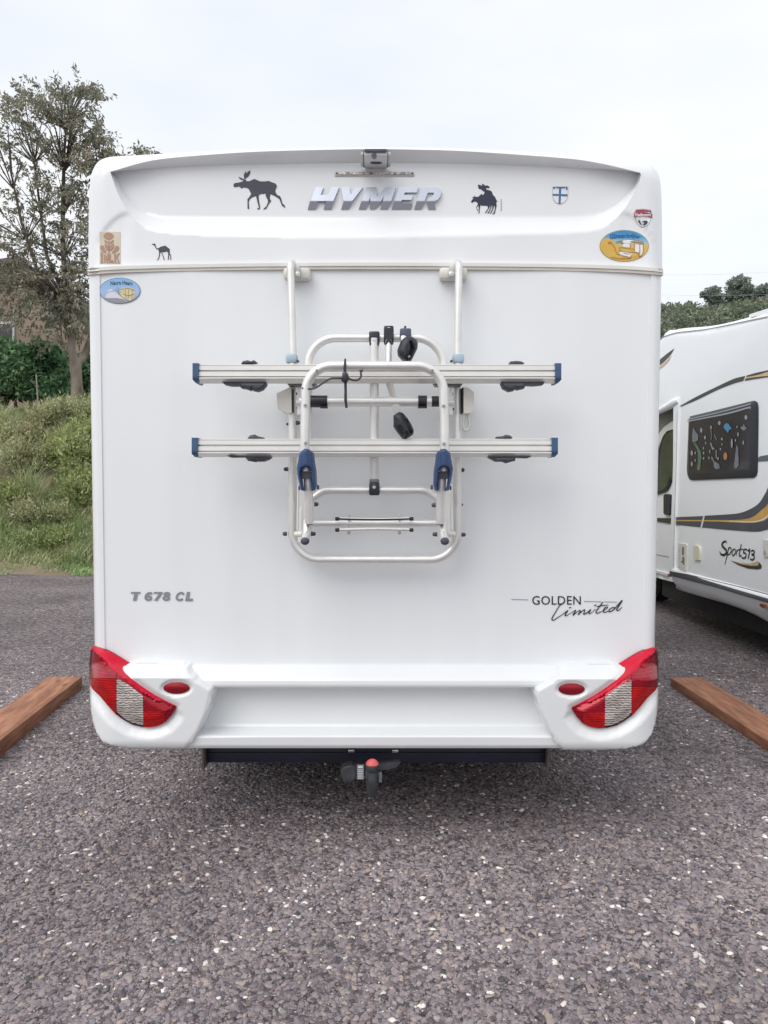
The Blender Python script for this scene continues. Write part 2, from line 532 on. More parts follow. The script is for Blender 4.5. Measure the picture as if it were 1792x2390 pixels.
def lettering(name, text, quad, depth, m, parent=None, shear=0.0, bold=0.0, mapper=wall_map, vertical=False, arc=0.0, backdir=None, spacing=1.0):
    """words set in the built-in typeface, fitted to a box of photo positions (x0, y0, x1, y1)"""
    cu = bpy.data.curves.new('lettering', 'FONT')
    cu.body = text
    cu.shear = shear
    cu.offset = bold
    cu.space_character = spacing
    cu.resolution_u = 3
    tmp = bpy.data.objects.new('lettering_source', cu)
    me = bpy.data.meshes.new_from_object(tmp)
    bpy.data.objects.remove(tmp)
    n = len(me.vertices)
    co = np.zeros(n * 3); me.vertices.foreach_get('co', co)
    co = co.reshape(-1, 3)
    lo, hi = co.min(0), co.max(0)
    u = (co[:, 0] - lo[0]) / (hi[0] - lo[0]); v = (co[:, 1] - lo[1]) / (hi[1] - lo[1])
    x0, y0, x1, y1 = quad
    if vertical:
        P = np.stack([x0 + (x1 - x0) * (1 - v), y1 + (y0 - y1) * u], -1)
    else:
        P = np.stack([x0 + (x1 - x0) * u, y1 + (y0 - y1) * v + arc * (2 * u - 1) ** 2], -1)
    h = depth(P) if callable(depth) else np.full(n, float(depth))
    Q = mapper(P, h)
    me.vertices.foreach_set('co', Q.ravel())
    me.materials.clear()
    me.update()
    bm = bmesh.new(); bm.from_mesh(me)
    dr = Vector(backdir) if backdir is not None else Vector((0, 1, 0))
    for f in bm.faces: f.normal_update()
    rev = [f for f in bm.faces if f.normal.dot(dr) > 0]
    if rev: bmesh.ops.reverse_faces(bm, faces=rev)
    bpy.data.meshes.remove(me)
    return finish(bm, name, m, parent, smooth=False)
def ell(cx, cy, rx, ry, n=40, rot=0.0):
    a = np.linspace(0, 2 * math.pi, n, endpoint=False)
    x, y = rx * np.cos(a), ry * np.sin(a)
    return np.stack([cx + x * math.cos(rot) - y * math.sin(rot), cy + x * math.sin(rot) + y * math.cos(rot)], -1)
def rect(x0, y0, x1, y1):
    return np.array([(x0, y0), (x1, y0), (x1, y1), (x0, y1)], float)
def rrect(x0, y0, x1, y1, r, n=4):
    out = []
    for cx, cy, a0 in ((x1 - r, y0 + r, -90), (x1 - r, y1 - r, 0), (x0 + r, y1 - r, 90), (x0 + r, y0 + r, 180)):
        for k in range(n + 1):
            a = math.radians(a0 + 90 * k / n)
            out.append((cx + r * math.cos(a), cy + r * math.sin(a)))
    return np.array(out)
def zc(pts, ox, oy, s):
    p = np.array(pts, float)
    return np.stack([ox + p[:, 0] / s, oy + p[:, 1] / s], -1)
def smooth01(t):
    t = np.clip(t, 0, 1)
    return t * t * (3 - 2 * t)

# ------------------------------------------------------------------ ground
def gravel_colour(n, l, src_val, pale=0.985):
    r = n.new('ShaderNodeValToRGB')
    r.color_ramp.interpolation = 'LINEAR'
    stops = [(0.0, (0.040, 0.036, 0.040)), (0.18, (0.105, 0.090, 0.094)), (0.34, (0.175, 0.145, 0.146)), (0.50, (0.115, 0.110, 0.118)),
             (0.64, (0.20, 0.165, 0.160)), (0.78, (0.145, 0.142, 0.150)), (0.90, (0.25, 0.20, 0.165)), (pale - .02, (0.27, 0.25, 0.245)), (pale, (0.72, 0.67, 0.62))]
    e = r.color_ramp.elements
    stops = [(p, (c[0] * 1.52, c[1] * 1.47, c[2] * 1.53) if p < pale - .03 else c) for p, c in stops]
    e[0].position, e[0].color = stops[0][0], (*stops[0][1], 1)
    e[1].position, e[1].color = 1.0, (0.78, 0.74, 0.70, 1)
    for p, c in stops[1:]:
        x = e.new(p); x.color = (*c, 1)
    l.new(src_val, r.inputs[0])
    return r.outputs[0]

gm = bpy.data.materials.new('compacted_gravel')
gm.use_nodes = True
n, l = gm.node_tree.nodes, gm.node_tree.links
b = n['Principled BSDF']
tc = n.new('ShaderNodeTexCoord')
warp = n.new('ShaderNodeTexNoise'); warp.inputs['Scale'].default_value = 40; warp.inputs['Detail'].default_value = 3
l.new(tc.outputs['Object'], warp.inputs['Vector'])
wm = n.new('ShaderNodeMix'); wm.data_type = 'RGBA'; wm.blend_type = 'LINEAR_LIGHT'; wm.inputs[0].default_value = 0.02
l.new(tc.outputs['Object'], wm.inputs[6]); l.new(warp.outputs['Color'], wm.inputs[7])
v1 = n.new('ShaderNodeTexVoronoi'); v1.inputs['Scale'].default_value = 100
v2 = n.new('ShaderNodeTexVoronoi'); v2.inputs['Scale'].default_value = 260
for v in (v1, v2): l.new(wm.outputs[2], v.inputs['Vector'])
s1 = n.new('ShaderNodeSeparateColor'); l.new(v1.outputs['Color'], s1.inputs[0])
s2 = n.new('ShaderNodeSeparateColor'); l.new(v2.outputs['Color'], s2.inputs[0])
c1 = gravel_colour(n, l, s1.outputs[0]); c2 = gravel_colour(n, l, s2.outputs[0], 0.972)
pick = n.new('ShaderNodeMath'); pick.operation = 'GREATER_THAN'; pick.inputs[1].default_value = 0.55
l.new(s1.outputs[1], pick.inputs[0])
mx = n.new('ShaderNodeMix'); mx.data_type = 'RGBA'
l.new(pick.outputs[0], mx.inputs[0]); l.new(c1, mx.inputs[6]); l.new(c2, mx.inputs[7])
big = n.new('ShaderNodeTexNoise'); big.inputs['Scale'].default_value = 0.9; big.inputs['Detail'].default_value = 6
l.new(tc.outputs['Object'], big.inputs['Vector'])
mr = n.new('ShaderNodeMapRange'); mr.inputs['From Min'].default_value = .3; mr.inputs['From Max'].default_value = .7
mr.inputs['To Min'].default_value = 0.62; mr.inputs['To Max'].default_value = 1.18
l.new(big.outputs['Fac'], mr.inputs['Value'])
mid = n.new('ShaderNodeTexNoise'); mid.inputs['Scale'].default_value = 22; mid.inputs['Detail'].default_value = 7; mid.inputs['Roughness'].default_value = .75
l.new(tc.outputs['Object'], mid.inputs['Vector'])
mrm = n.new('ShaderNodeMapRange'); mrm.inputs['From Min'].default_value = .42; mrm.inputs['From Max'].default_value = .58; mrm.inputs['To Min'].default_value = 0.45; mrm.inputs['To Max'].default_value = 1.55
l.new(mid.outputs['Fac'], mrm.inputs['Value'])
mul2 = n.new('ShaderNodeMath'); mul2.operation = 'MULTIPLY'; l.new(mr.outputs[0], mul2.inputs[0]); l.new(mrm.outputs[0], mul2.inputs[1])
hs = n.new('ShaderNodeHueSaturation'); l.new(mul2.outputs[0], hs.inputs['Value']); l.new(mx.outputs[2], hs.inputs['Color'])
l.new(hs.outputs[0], b.inputs['Base Color'])
b.inputs['Roughness'].default_value = 0.72
ad = n.new('ShaderNodeMath'); ad.operation = 'ADD'
l.new(v1.outputs['Distance'], ad.inputs[0]); l.new(v2.outputs['Distance'], ad.inputs[1])
bp = n.new('ShaderNodeBump'); bp.invert = True; bp.inputs['Strength'].default_value = 0.8; bp.inputs['Distance'].default_value = 0.008
l.new(ad.outputs[0], bp.inputs['Height']); l.new(bp.outputs[0], b.inputs['Normal'])
M['ground'] = gm

pm = bpy.data.materials.new('loose_stone')
pm.use_nodes = True
n, l = pm.node_tree.nodes, pm.node_tree.links
b = n['Principled BSDF']
oi = n.new('ShaderNodeObjectInfo')
c = gravel_colour(n, l, oi.outputs['Random'], 0.984)
tc = n.new('ShaderNodeTexCoord')
ns = n.new('ShaderNodeTexNoise'); ns.inputs['Scale'].default_value = 3; ns.inputs['Detail'].default_value = 4
l.new(tc.outputs['Object'], ns.inputs['Vector'])
mr = n.new('ShaderNodeMapRange'); mr.inputs['To Min'].default_value = 0.65; mr.inputs['To Max'].default_value = 1.45
l.new(ns.outputs['Fac'], mr.inputs['Value'])
ge = n.new('ShaderNodeNewGeometry'); bg_ = n.new('ShaderNodeTexNoise'); bg_.inputs['Scale'].default_value = 0.9; bg_.inputs['Detail'].default_value = 6
l.new(ge.outputs['Position'], bg_.inputs['Vector'])
mb = n.new('ShaderNodeMapRange'); mb.inputs['From Min'].default_value = .3; mb.inputs['From Max'].default_value = .7; mb.inputs['To Min'].default_value = 0.66; mb.inputs['To Max'].default_value = 1.2
l.new(bg_.outputs['Fac'], mb.inputs['Value'])
mm = n.new('ShaderNodeMath'); mm.operation = 'MULTIPLY'; l.new(mr.outputs[0], mm.inputs[0]); l.new(mb.outputs[0], mm.inputs[1])
hs = n.new('ShaderNodeHueSaturation'); l.new(mm.outputs[0], hs.inputs['Value']); l.new(c, hs.inputs['Color'])
l.new(hs.outputs[0], b.inputs['Base Color'])
b.inputs['Roughness'].default_value = 0.55
M['stone'] = pm

def ground_z(x, y):
    return 0.010 * np.sin(x * 1.3 + 1) * np.cos(y * 1.1) + 0.006 * np.sin(x * 3.1 + y * 2.3)
def grid_mesh(name, xs, ys, zf, m, kind='structure', label=None):
    X, Y = np.meshgrid(xs, ys)
    Z = zf(X, Y)
    V = np.stack([X, Y, Z], -1).reshape(-1, 3)
    nx, ny = len(xs), len(ys)
    i = np.arange(nx * ny).reshape(ny, nx)
    Fc = np.stack([i[:-1, :-1], i[:-1, 1:], i[1:, 1:], i[1:, :-1]], -1).reshape(-1, 4)
    me = bpy.data.meshes.new(name)
    me.from_pydata(V.tolist(), [], Fc.tolist())
    me.polygons.foreach_set('use_smooth', np.ones(len(Fc), bool))
    o = link(name, me, m)
    tag(o, label, None, None, kind)
    return o
xs = np.concatenate([[-400, -150, -60, -30, -15], np.arange(-8, 8.01, .2), [15, 30, 60, 150, 400]])
ys = np.concatenate([[-60, -30, -12, -6], np.arange(-3, 10.01, .2), [15, 30, 80, 200, 600]])
grid_mesh('ground', xs, ys, lambda X, Y: ground_z(X, Y) * (np.abs(X) < 9) * (Y < 10.5) * (Y > -4) - 0.02 * ((np.abs(X) >= 9) | (Y > 10.5)), M['ground'])

# loose stones: geometry nodes, real little stones on a patch of the lot
def gravel_bed(name, poly, density, smin, smax, seed):
    xs0, xs1, ys0, ys1 = poly
    gx = np.linspace(xs0, xs1, 36); gy = np.linspace(ys0, ys1, 30)
    o = grid_mesh(name, gx, gy, lambda X, Y: ground_z(X, Y) - 0.0005, M['stone'], 'stuff', None)
    ng = bpy.data.node_groups.new('scatter_stones', 'GeometryNodeTree')
    ng.interface.new_socket('Geometry', in_out='INPUT', socket_type='NodeSocketGeometry')
    ng.interface.new_socket('Geometry', in_out='OUTPUT', socket_type='NodeSocketGeometry')
    N, L = ng.nodes, ng.links
    gi = N.new('NodeGroupInput'); go = N.new('NodeGroupOutput')
    dp = N.new('GeometryNodeDistributePointsOnFaces')
    dp.inputs['Density'].default_value = density
    dp.inputs['Seed'].default_value = seed
    L.new(gi.outputs[0], dp.inputs['Mesh'])
    jg = N.new('GeometryNodeJoinGeometry')
    for k in range(7):
        ico = N.new('GeometryNodeMeshIcoSphere'); ico.inputs['Radius'].default_value = 1.0
        ico.inputs['Subdivisions'].default_value = 2
        sp = N.new('GeometryNodeSetPosition')
        ps = N.new('GeometryNodeInputPosition')
        nz = N.new('ShaderNodeTexNoise'); nz.noise_dimensions = '4D'
        nz.inputs['W'].default_value = k * 7.3
        nz.inputs['Scale'].default_value = 0.95; nz.inputs['Detail'].default_value = 1
        sub = N.new('ShaderNodeVectorMath'); sub.operation = 'SUBTRACT'; sub.inputs[1].default_value = (.5, .5, .5)
        sc = N.new('ShaderNodeVectorMath'); sc.operation = 'SCALE'; sc.inputs['Scale'].default_value = 1.7
        L.new(ps.outputs[0], nz.inputs['Vector'])
        L.new(nz.outputs['Color'], sub.inputs[0]); L.new(sub.outputs[0], sc.inputs[0])
        L.new(ico.outputs[0], sp.inputs['Geometry']); L.new(sc.outputs[0], sp.inputs['Offset'])
        sm = N.new('GeometryNodeSetShadeSmooth'); sm.inputs['Shade Smooth'].default_value = (k % 3 == 0)
        L.new(sp.outputs[0], sm.inputs[0])
        st = N.new('GeometryNodeSetMaterial'); st.inputs['Material'].default_value = M['stone']
        L.new(sm.outputs[0], st.inputs[0])
        g2 = N.new('GeometryNodeGeometryToInstance')
        L.new(st.outputs[0], g2.inputs[0]); L.new(g2.outputs[0], jg.inputs[0])
    ip = N.new('GeometryNodeInstanceOnPoints')
    ip.inputs['Pick Instance'].default_value = True
    L.new(dp.outputs['Points'], ip.inputs['Points']); L.new(jg.outputs[0], ip.inputs['Instance'])
    rv = N.new('FunctionNodeRandomValue'); rv.data_type = 'FLOAT_VECTOR'
    rv.inputs[0].default_value = (-0.35, -0.35, 0); rv.inputs[1].default_value = (0.35, 0.35, 6.283)
    L.new(rv.outputs[0], ip.inputs['Rotation'])
    r1 = N.new('FunctionNodeRandomValue'); r1.data_type = 'FLOAT_VECTOR'
    r1.inputs[0].default_value = (1.0, 0.6, 0.26); r1.inputs[1].default_value = (1.5, 1.0, 0.62)
    r1.inputs['Seed'].default_value = 3
    r2 = N.new('FunctionNodeRandomValue'); r2.data_type = 'FLOAT'; r2.inputs['Seed'].default_value = 5
    pw = N.new('ShaderNodeMath'); pw.operation = 'POWER'; pw.inputs[1].default_value = 4.2
    mp = N.new('ShaderNodeMapRange'); mp.inputs['To Min'].default_value = smin; mp.inputs['To Max'].default_value = smax
    L.new(r2.outputs[1], pw.inputs[0]); L.new(pw.outputs[0], mp.inputs['Value'])
    vs = N.new('ShaderNodeVectorMath'); vs.operation = 'SCALE'
    L.new(r1.outputs[0], vs.inputs[0]); L.new(mp.outputs[0], vs.inputs['Scale'])
    L.new(vs.outputs[0], ip.inputs['Scale'])
    L.new(ip.outputs[0], go.inputs[0])
    md = o.modifiers.new('scatter_stones', 'NODES'); md.node_group = ng
    return tag(o, 'small loose purple grey stones and pale pebbles lying over the lot', 'gravel')
gravel_bed('gravel', (-1.9, 1.9, -1.15, 0.9), 28000, 0.0009, 0.0115, 1)
o = gravel_bed('gravel', (-3.3, 3.6, 0.9, 3.4), 9000, 0.0014, 0.0105, 2)
o['label'] = 'stretch of loose stones further back under and beside the two motorhomes'

# ------------------------------------------------------------------ bank, plateau, hill
M['soil'] = mat('grassy_soil', (0.06, 0.06, 0.03), 0.95, cols=[(0.25, 0.175, 0.13), (0.18, 0.15, 0.10), (0.24, 0.20, 0.13), (0.17, 0.17, 0.09)], vscale=1.7, detail=8, bump=0.6, bscale=5, stretch=(1, 1, 1))
def bank_z(X, Y):
    lumps = 0.16 * np.sin(X * 1.9 + 2) * np.sin(Y * 2.1) + 0.10 * np.sin(X * 4.3 + Y * 3.0) + 0.05 * np.sin(X * 9 + Y * 7)
    edge = 9.05 + 0.12 * np.sin(X * 1.3) + 0.05 * np.sin(X * 5)
    t = np.clip((Y - edge) / 4.0, 0, 1)
    z = 3.15 * (0.72 * t + 0.28 * t * t * (3 - 2 * t)) + lumps * np.minimum(1, (Y - edge) / 1.0) * np.where(t < 1, 1, .4) * (Y > edge)
    return np.where(Y < edge, -0.05, z + 0.0) + 0.035 * np.maximum(0, Y - 13.2)
grid_mesh('bank', np.concatenate([[-60, -40, -25, -18], np.arange(-13, 2, .14), np.arange(2.3, 14, .6), [18, 25, 40, 60]]),
          np.concatenate([np.arange(8.6, 14, .12), [15, 17, 20, 26, 34, 45]]), bank_z, M['soil'], 'structure')
M['hillsoil'] = mat('scrubby_hill', (0.05, 0.06, 0.035), 0.95, cols=[(0.045, 0.052, 0.030), (0.075, 0.080, 0.042), (0.060, 0.060, 0.042)], vscale=0.35, detail=8, bump=0.7, bscale=1.2)
def hill_z(X, Y):
    t = smooth01((Y - 30) / 30)
    ridge = 16.1 + 0.05 * (X - 22) + 0.35 * np.sin(X * .45) + .2 * np.sin(X * 1.1)
    side = smooth01((X + 10) / 26)
    return -1 + 4.5 * np.clip((Y - 22) / 8, 0, 1) + (ridge - 3.5) * t * (0.35 + 0.65 * side) + 0.4 * np.sin(X * .5) * np.sin(Y * .4) * t - 0.25 * np.maximum(0, Y - 66)
grid_mesh('hillside', np.arange(-50, 90, 1.4), np.arange(22, 110, 1.4), hill_z, M['hillsoil'], 'structure')

# ------------------------------------------------------------------ leaves, grass
def leaf_mesh(cen, direc, length, width, fold=0.25, roll=None):
    """cen Nx3, direc Nx3 unit vectors: folded lance leaves of two triangles"""
    N_ = len(cen)
    r = rng.normal(size=(N_, 3)) if roll is None else roll
    side = np.cross(direc, r); side /= np.linalg.norm(side, axis=1)[:, None] + 1e-9
    up = np.cross(side, direc)
    L_ = np.asarray(length)[:, None] if hasattr(length, '__len__') else length
    Wd = np.asarray(width)[:, None] if hasattr(width, '__len__') else width
    a = cen
    c = cen + direc * L_
    mid = cen + direc * L_ * .45
    b1 = mid + side * Wd * .5 + up * Wd * fold
    d1 = mid - side * Wd * .5 + up * Wd * fold
    V = np.stack([a, b1, c, d1], 1).reshape(-1, 3)
    k = np.arange(N_) * 4
    Fc = np.concatenate([np.stack([k, k + 1, k + 2], -1), np.stack([k, k + 2, k + 3], -1)])
    return V, Fc
def mesh_np(name, V, Fc, m, parent=None):
    me = bpy.data.meshes.new(name)
    me.vertices.add(len(V)); me.vertices.foreach_set('co', np.asarray(V, np.float32).ravel())
    k = Fc.shape[1]
    me.loops.add(Fc.size); me.loops.foreach_set('vertex_index', Fc.astype(np.int32).ravel())
    me.polygons.add(len(Fc)); me.polygons.foreach_set('loop_start', np.arange(0, Fc.size, k, dtype=np.int32))
    me.update(calc_edges=True)
    me.validate()
    return link(name, me, m, parent)
def unit(v): return v / (np.linalg.norm(v, axis=1)[:, None] + 1e-9)
def leaf_mat(name, cols, isl=0.35, rough=0.6, tr=0.25, vs=0.8):
    m = mat(name, cols[0], rough, cols=cols, vscale=vs, island=isl, detail=5)
    n, l = m.node_tree.nodes, m.node_tree.links
    b = n['Principled BSDF']
    src = b.inputs['Base Color'].links[0].from_socket
    tl = n.new('ShaderNodeBsdfTranslucent'); l.new(src, tl.inputs['Color'])
    ms = n.new('ShaderNodeMixShader'); ms.inputs[0].default_value = tr
    out = n['Material Output']
    l.new(b.outputs[0], ms.inputs[1]); l.new(tl.outputs[0], ms.inputs[2]); l.new(ms.outputs[0], out.inputs['Surface'])
    return m
M['leaf_tree'] = leaf_mat('olive_leaf', [(0.20, 0.205, 0.155), (0.27, 0.27, 0.20), (0.32, 0.29, 0.22)], vs=1.1)
M['leaf_dark'] = leaf_mat('deep_green_leaf', [(0.07, 0.16, 0.08), (0.14, 0.27, 0.13), (0.25, 0.40, 0.21)], vs=2.0, tr=0.15)
M['leaf_bush'] = leaf_mat('fresh_green_leaf', [(0.22, 0.27, 0.10), (0.34, 0.40, 0.16), (0.44, 0.48, 0.23)], vs=2.0)
M['leaf_dry'] = leaf_mat('dry_olive_leaf', [(0.34, 0.33, 0.19), (0.42, 0.45, 0.24), (0.50, 0.44, 0.30)], vs=1.8)
M['leaf_hill'] = leaf_mat('grey_green_far_leaf', [(0.14, 0.18, 0.13), (0.22, 0.26, 0.18), (0.28, 0.30, 0.215)], vs=0.25, isl=0.22)
M['leaf_ridge'] = leaf_mat('dark_ridge_leaf', [(0.19, 0.24, 0.20), (0.25, 0.30, 0.25), (0.31, 0.34, 0.28)], vs=0.3, isl=0.2)
M['grass'] = leaf_mat('bank_grass', [(0.24, 0.25, 0.13), (0.52, 0.53, 0.30), (0.30, 0.39, 0.17), (0.62, 0.56, 0.38)], vs=0.9, isl=0.4)
M['grass_low'] = leaf_mat('verge_grass', [(0.38, 0.52, 0.24), (0.46, 0.58, 0.29), (0.56, 0.62, 0.38)], vs=1.3, isl=0.35)

def blades(name, N_, xr, yr, hlo, hhi, m, label, seed, droop=0.5, patch=None, wd=0.012):
    g = np.random.default_rng(seed)
    x = g.uniform(*xr, N_); y = g.uniform(*yr, N_)
    if patch is not None:
        k = patch(x, y) > g.uniform(0, 1, N_)
        x, y = x[k], y[k]
    N_ = len(x)
    z = np.maximum(bank_z(x, y) - 0.02, -0.005)
    hgt = g.uniform(hlo, hhi, N_) * (0.45 + 1.25 * np.clip(np.sin(x * 2.3 + y) * np.sin(y * 3.1 + 1) + .4 * np.sin(x * 6 + y * 5), 0, 1))
    az = g.uniform(0, 2 * math.pi, N_)
    lean = g.uniform(.1, droop, N_)
    d1 = np.stack([np.cos(az) * lean, np.sin(az) * lean - .12, np.ones(N_)], -1); d1 = unit(d1)
    d2 = np.stack([np.cos(az) * lean * 3.2, np.sin(az) * lean * 3.2 - .2, np.ones(N_) * .7], -1); d2 = unit(d2)
    side = np.stack([-np.sin(az + .8), np.cos(az + .8), 0 * az], -1)
    B = np.stack([x, y, z], -1)
    ww = (wd * g.uniform(.6, 1.5, N_))[:, None]
    p0, p1 = B - side * ww * .5, B + side * ww * .5
    mid = B + d1 * hgt[:, None] * .55
    p2, p3 = mid + side * ww * .45, mid - side * ww * .45
    tip = mid + d2 * hgt[:, None] * .5
    V = np.stack([p0, p1, p2, p3, tip], 1).reshape(-1, 3)
    k = np.arange(N_) * 5
    Fc = np.concatenate([np.stack([k, k + 1, k + 2], -1), np.stack([k, k + 2, k + 3], -1), np.stack([k + 3, k + 2, k + 4], -1)])
    o = mesh_np(name, V, Fc, m)
    return tag(o, label, 'grass', None, 'stuff')
bare = lambda x, y: 0.10 + 0.90 * (np.sin(x * 2.1 + 1.0) + np.sin(y * 2.7 + x) + .6 * np.sin(x * 5 + 2) > -0.15)
blades('bank_grass', 80000, (-10.5, -2.6), (9.2, 13.6), .12, .36, M['grass'], 'long untidy olive grass covering the bank left of the motorhome', 3, patch=bare, wd=.016)
blades('verge_grass', 36000, (-9.5, -2.4), (8.85, 10.2), .06, .17, M['grass_low'], 'short bright grass along the gravel edge at the foot of the bank', 5, droop=.9, wd=.014, patch=lambda x, y: np.clip((y - 8.95 - .1 * np.sin(x * 3) - .08 * np.sin(x * 9.3)) * 6, 0, 1))
tuft = lambda x, y: ((np.sin(x * 3.7 + 1.3 * y) * np.sin(y * 4.3 - x) > .45) * 1.0)
blades('tall_weeds', 26000, (-10.5, -2.6), (9.6, 13.2), .35, .62, M['grass'], 'tufts of tall pale feathery weeds sticking up out of the bank', 13, droop=.45, patch=tuft, wd=.012)
blades('bank_grass', 9000, (-2.6, 14), (9.1, 13.4), .15, .4, M['grass'], 'thin rough grass on the bank hidden behind both motorhomes', 8, wd=.03)

def shrub(name, base, size, nl, leaf, m, label, cat='bush', group=None, seed=0, up=0.3, stems=7):
    g = np.random.default_rng(seed)
    root = empty(name, base)
    tag(root, label, cat, group)
    bx = Vector(base)
    # a few stems ending in leaf clumps
    bm = bmesh.new()
    cl = []
    for k in range(stems):
        a = g.uniform(0, 6.283); rr = g.uniform(.15, .95)
        e = np.array([math.cos(a) * size[0] * rr, math.sin(a) * size[1] * rr, size[2] * g.uniform(.45, .98) * math.sqrt(max(.05, 1 - rr * rr * .75))])
        p = [Vector((0, 0, -.05)), Vector(e * .5) + Vector((0, 0, .08 * size[2])), Vector(e)]
        tube(bm, [q + bx for q in p], [.03 * size[2], .018 * size[2], .006 * size[2]], 5)
        cl.append(e)
        for q in range(3):
            cl.append(e * g.uniform(.55, 1.0) + g.normal(size=3) * np.array(size) * .18)
    finish(bm, 'stem', M['twig'], root, recalc=True)
    cl = np.array(cl)
    idx = g.integers(0, len(cl), nl)
    off = unit(g.normal(size=(nl, 3))) * (g.uniform(0, 1, nl) ** .8)[:, None] * np.array(size) * .46
    C = cl[idx] + off
    C[:, 2] = np.maximum(C[:, 2], .02)
    dr = unit(off / np.array(size) + np.array([0, 0, up]) + g.normal(size=(nl, 3)) * .5)
    V, Fc = leaf_mesh(C + np.array(base), dr, leaf * g.uniform(.6, 1.4, nl), leaf * .38 * g.uniform(.7, 1.3, nl))
    mesh_np('foliage', V, Fc, m, root)
    return root

# ------------------------------------------------------------------ left background: tree, hedge, bushes, house
def onbank(px, Yd):
    """photo column px at depth Yd metres behind the lens, standing on the bank"""
    x = (px - CX) / F * Yd
    y = Yd - D
    return np.array([x, y, float(bank_z(np.array([x]), np.array([y]))[0])])
TD = 16.3
def grow_tree():
    base = onbank(178, TD)
    base[2] -= 0.1
    root = empty('tree', tuple(base))
    tag(root, 'tall thin-leaved tree with pale forked trunk on the grassy bank left of the motorhome', 'tree')
    g = np.random.default_rng(21)
    def P3(px, py, dd=0.0):
        return W(px, py, TD - D + dd)
    trunk = bmesh.new()
    limbs = bmesh.new()
    fork = P3(176, 850)
    tube(trunk, [Vector(base), Vector(P3(180, 920)), Vector(P3(178, 880)), Vector(fork)], [.155, .135, .12, .13], 12)
    tube(trunk, [Vector(fork), Vector(P3(166, 815, -.05)), Vector(P3(168, 780, -.1)), Vector(P3(158, 720, -.1)), Vector(P3(152, 660, 0))],
         [.105, .085, .08, .07, .062], 10)
    tube(limbs, [Vector(P3(152, 665, 0)), Vector(P3(148, 600, 0)), Vector(P3(146, 480, 0.1)), Vector(P3(150, 350, .1)), Vector(P3(160, 230, .1))],
         [.06, .052, .044, .03, .012], 10)
    tube(trunk, [Vector(fork), Vector(P3(196, 832, .1)), Vector(P3(212, 790, .15)), Vector(P3(226, 720, .2))], [.085, .075, .07, .055], 10)
    tube(limbs, [Vector(P3(225, 725, .2)), Vector(P3(232, 620, .3)), Vector(P3(235, 500, .3)), Vector(P3(250, 400, .3)), Vector(P3(262, 330, .3))],
         [.055, .045, .035, .022, .01], 10)
    tube(limbs, [Vector(P3(168, 790, -.1)), Vector(P3(140, 735, -.3)), Vector(P3(90, 640, -.5)), Vector(P3(50, 520, -.6)), Vector(P3(25, 400, -.6)), Vector(P3(18, 300, -.6))],
         [.055, .045, .038, .03, .02, .01], 8)
    tube(limbs, [Vector(P3(150, 690, -.1)), Vector(P3(110, 600, .3)), Vector(P3(95, 500, .5)), Vector(P3(80, 380, .5)), Vector(P3(60, 250, .5))],
         [.045, .038, .03, .02, .01], 8)
    tube(limbs, [Vector(P3(150, 720, 0)), Vector(P3(60, 660, .5)), Vector(P3(-60, 560, .7)), Vector(P3(-140, 420, .8)), Vector(P3(-170, 300, .8))],
         [.05, .04, .032, .022, .01], 8)
    finish(trunk, 'trunk', M['bark'], root, recalc=True)
    # spray centres: (px, py, spread px, count)
    cl = [(60, 205, 26, 5), (35, 232, 22, 5), (95, 225, 28, 6), (130, 205, 26, 6), (160, 215, 30, 7), (195, 195, 24, 7), (212, 215, 20, 5), (15, 255, 22, 4), (185, 250, 30, 7), (140, 260, 36, 8), (110, 245, 30, 6),
          (150, 300, 38, 8), (195, 300, 32, 7), (230, 290, 20, 4), (170, 345, 40, 9), (215, 340, 30, 7), (245, 325, 20, 4), (262, 345, 22, 5), (278, 362, 16, 4), (232, 372, 28, 6), (190, 385, 40, 8),
          (70, 300, 34, 4), (40, 330, 34, 3), (15, 345, 30, 4), (60, 285, 26, 4), (90, 345, 40, 4), (110, 320, 30, 4), (75, 385, 40, 4), (25, 400, 36, 3), (50, 455, 44, 4), (100, 440, 44, 5),
          (145, 425, 40, 7), (185, 440, 38, 7), (160, 480, 44, 8), (120, 500, 44, 6), (60, 520, 50, 5), (10, 480, 40, 3), (15, 550, 44, 5), (90, 560, 50, 6), (145, 550, 46, 8), (190, 540, 40, 6), (200, 490, 30, 4),
          (50, 600, 46, 8), (110, 620, 50, 6), (165, 610, 46, 8), (196, 620, 34, 6), (20, 640, 44, 7), (70, 670, 50, 8), (130, 690, 50, 9), (180, 680, 44, 9), (50, 730, 50, 6), (110, 740, 50, 7), (160, 730, 40, 6), (195, 740, 30, 4),
          (240, 450, 40, 5), (250, 540, 40, 5), (260, 640, 44, 6), (-40, 300, 50, 9), (-60, 420, 60, 9), (-90, 540, 60, 9), (-120, 350, 60, 9), (-40, 640, 60, 8), (322, 352, 16, 4), (345, 365, 14, 3), (300, 420, 30, 4), (290, 500, 40, 5)]
    C, DR, LN = [], [], []
    trunk_pts = [P3(150, y) for y in (700, 600, 500, 400, 300)] + [P3(235, y, .3) for y in (650, 540, 430)] + [P3(60, 560, -.5), P3(30, 440, -.6), P3(95, 500, .5), P3(80, 380, .5), P3(-60, 560, .7), P3(-140, 430, .8)]
    trunk_pts = np.array(trunk_pts)
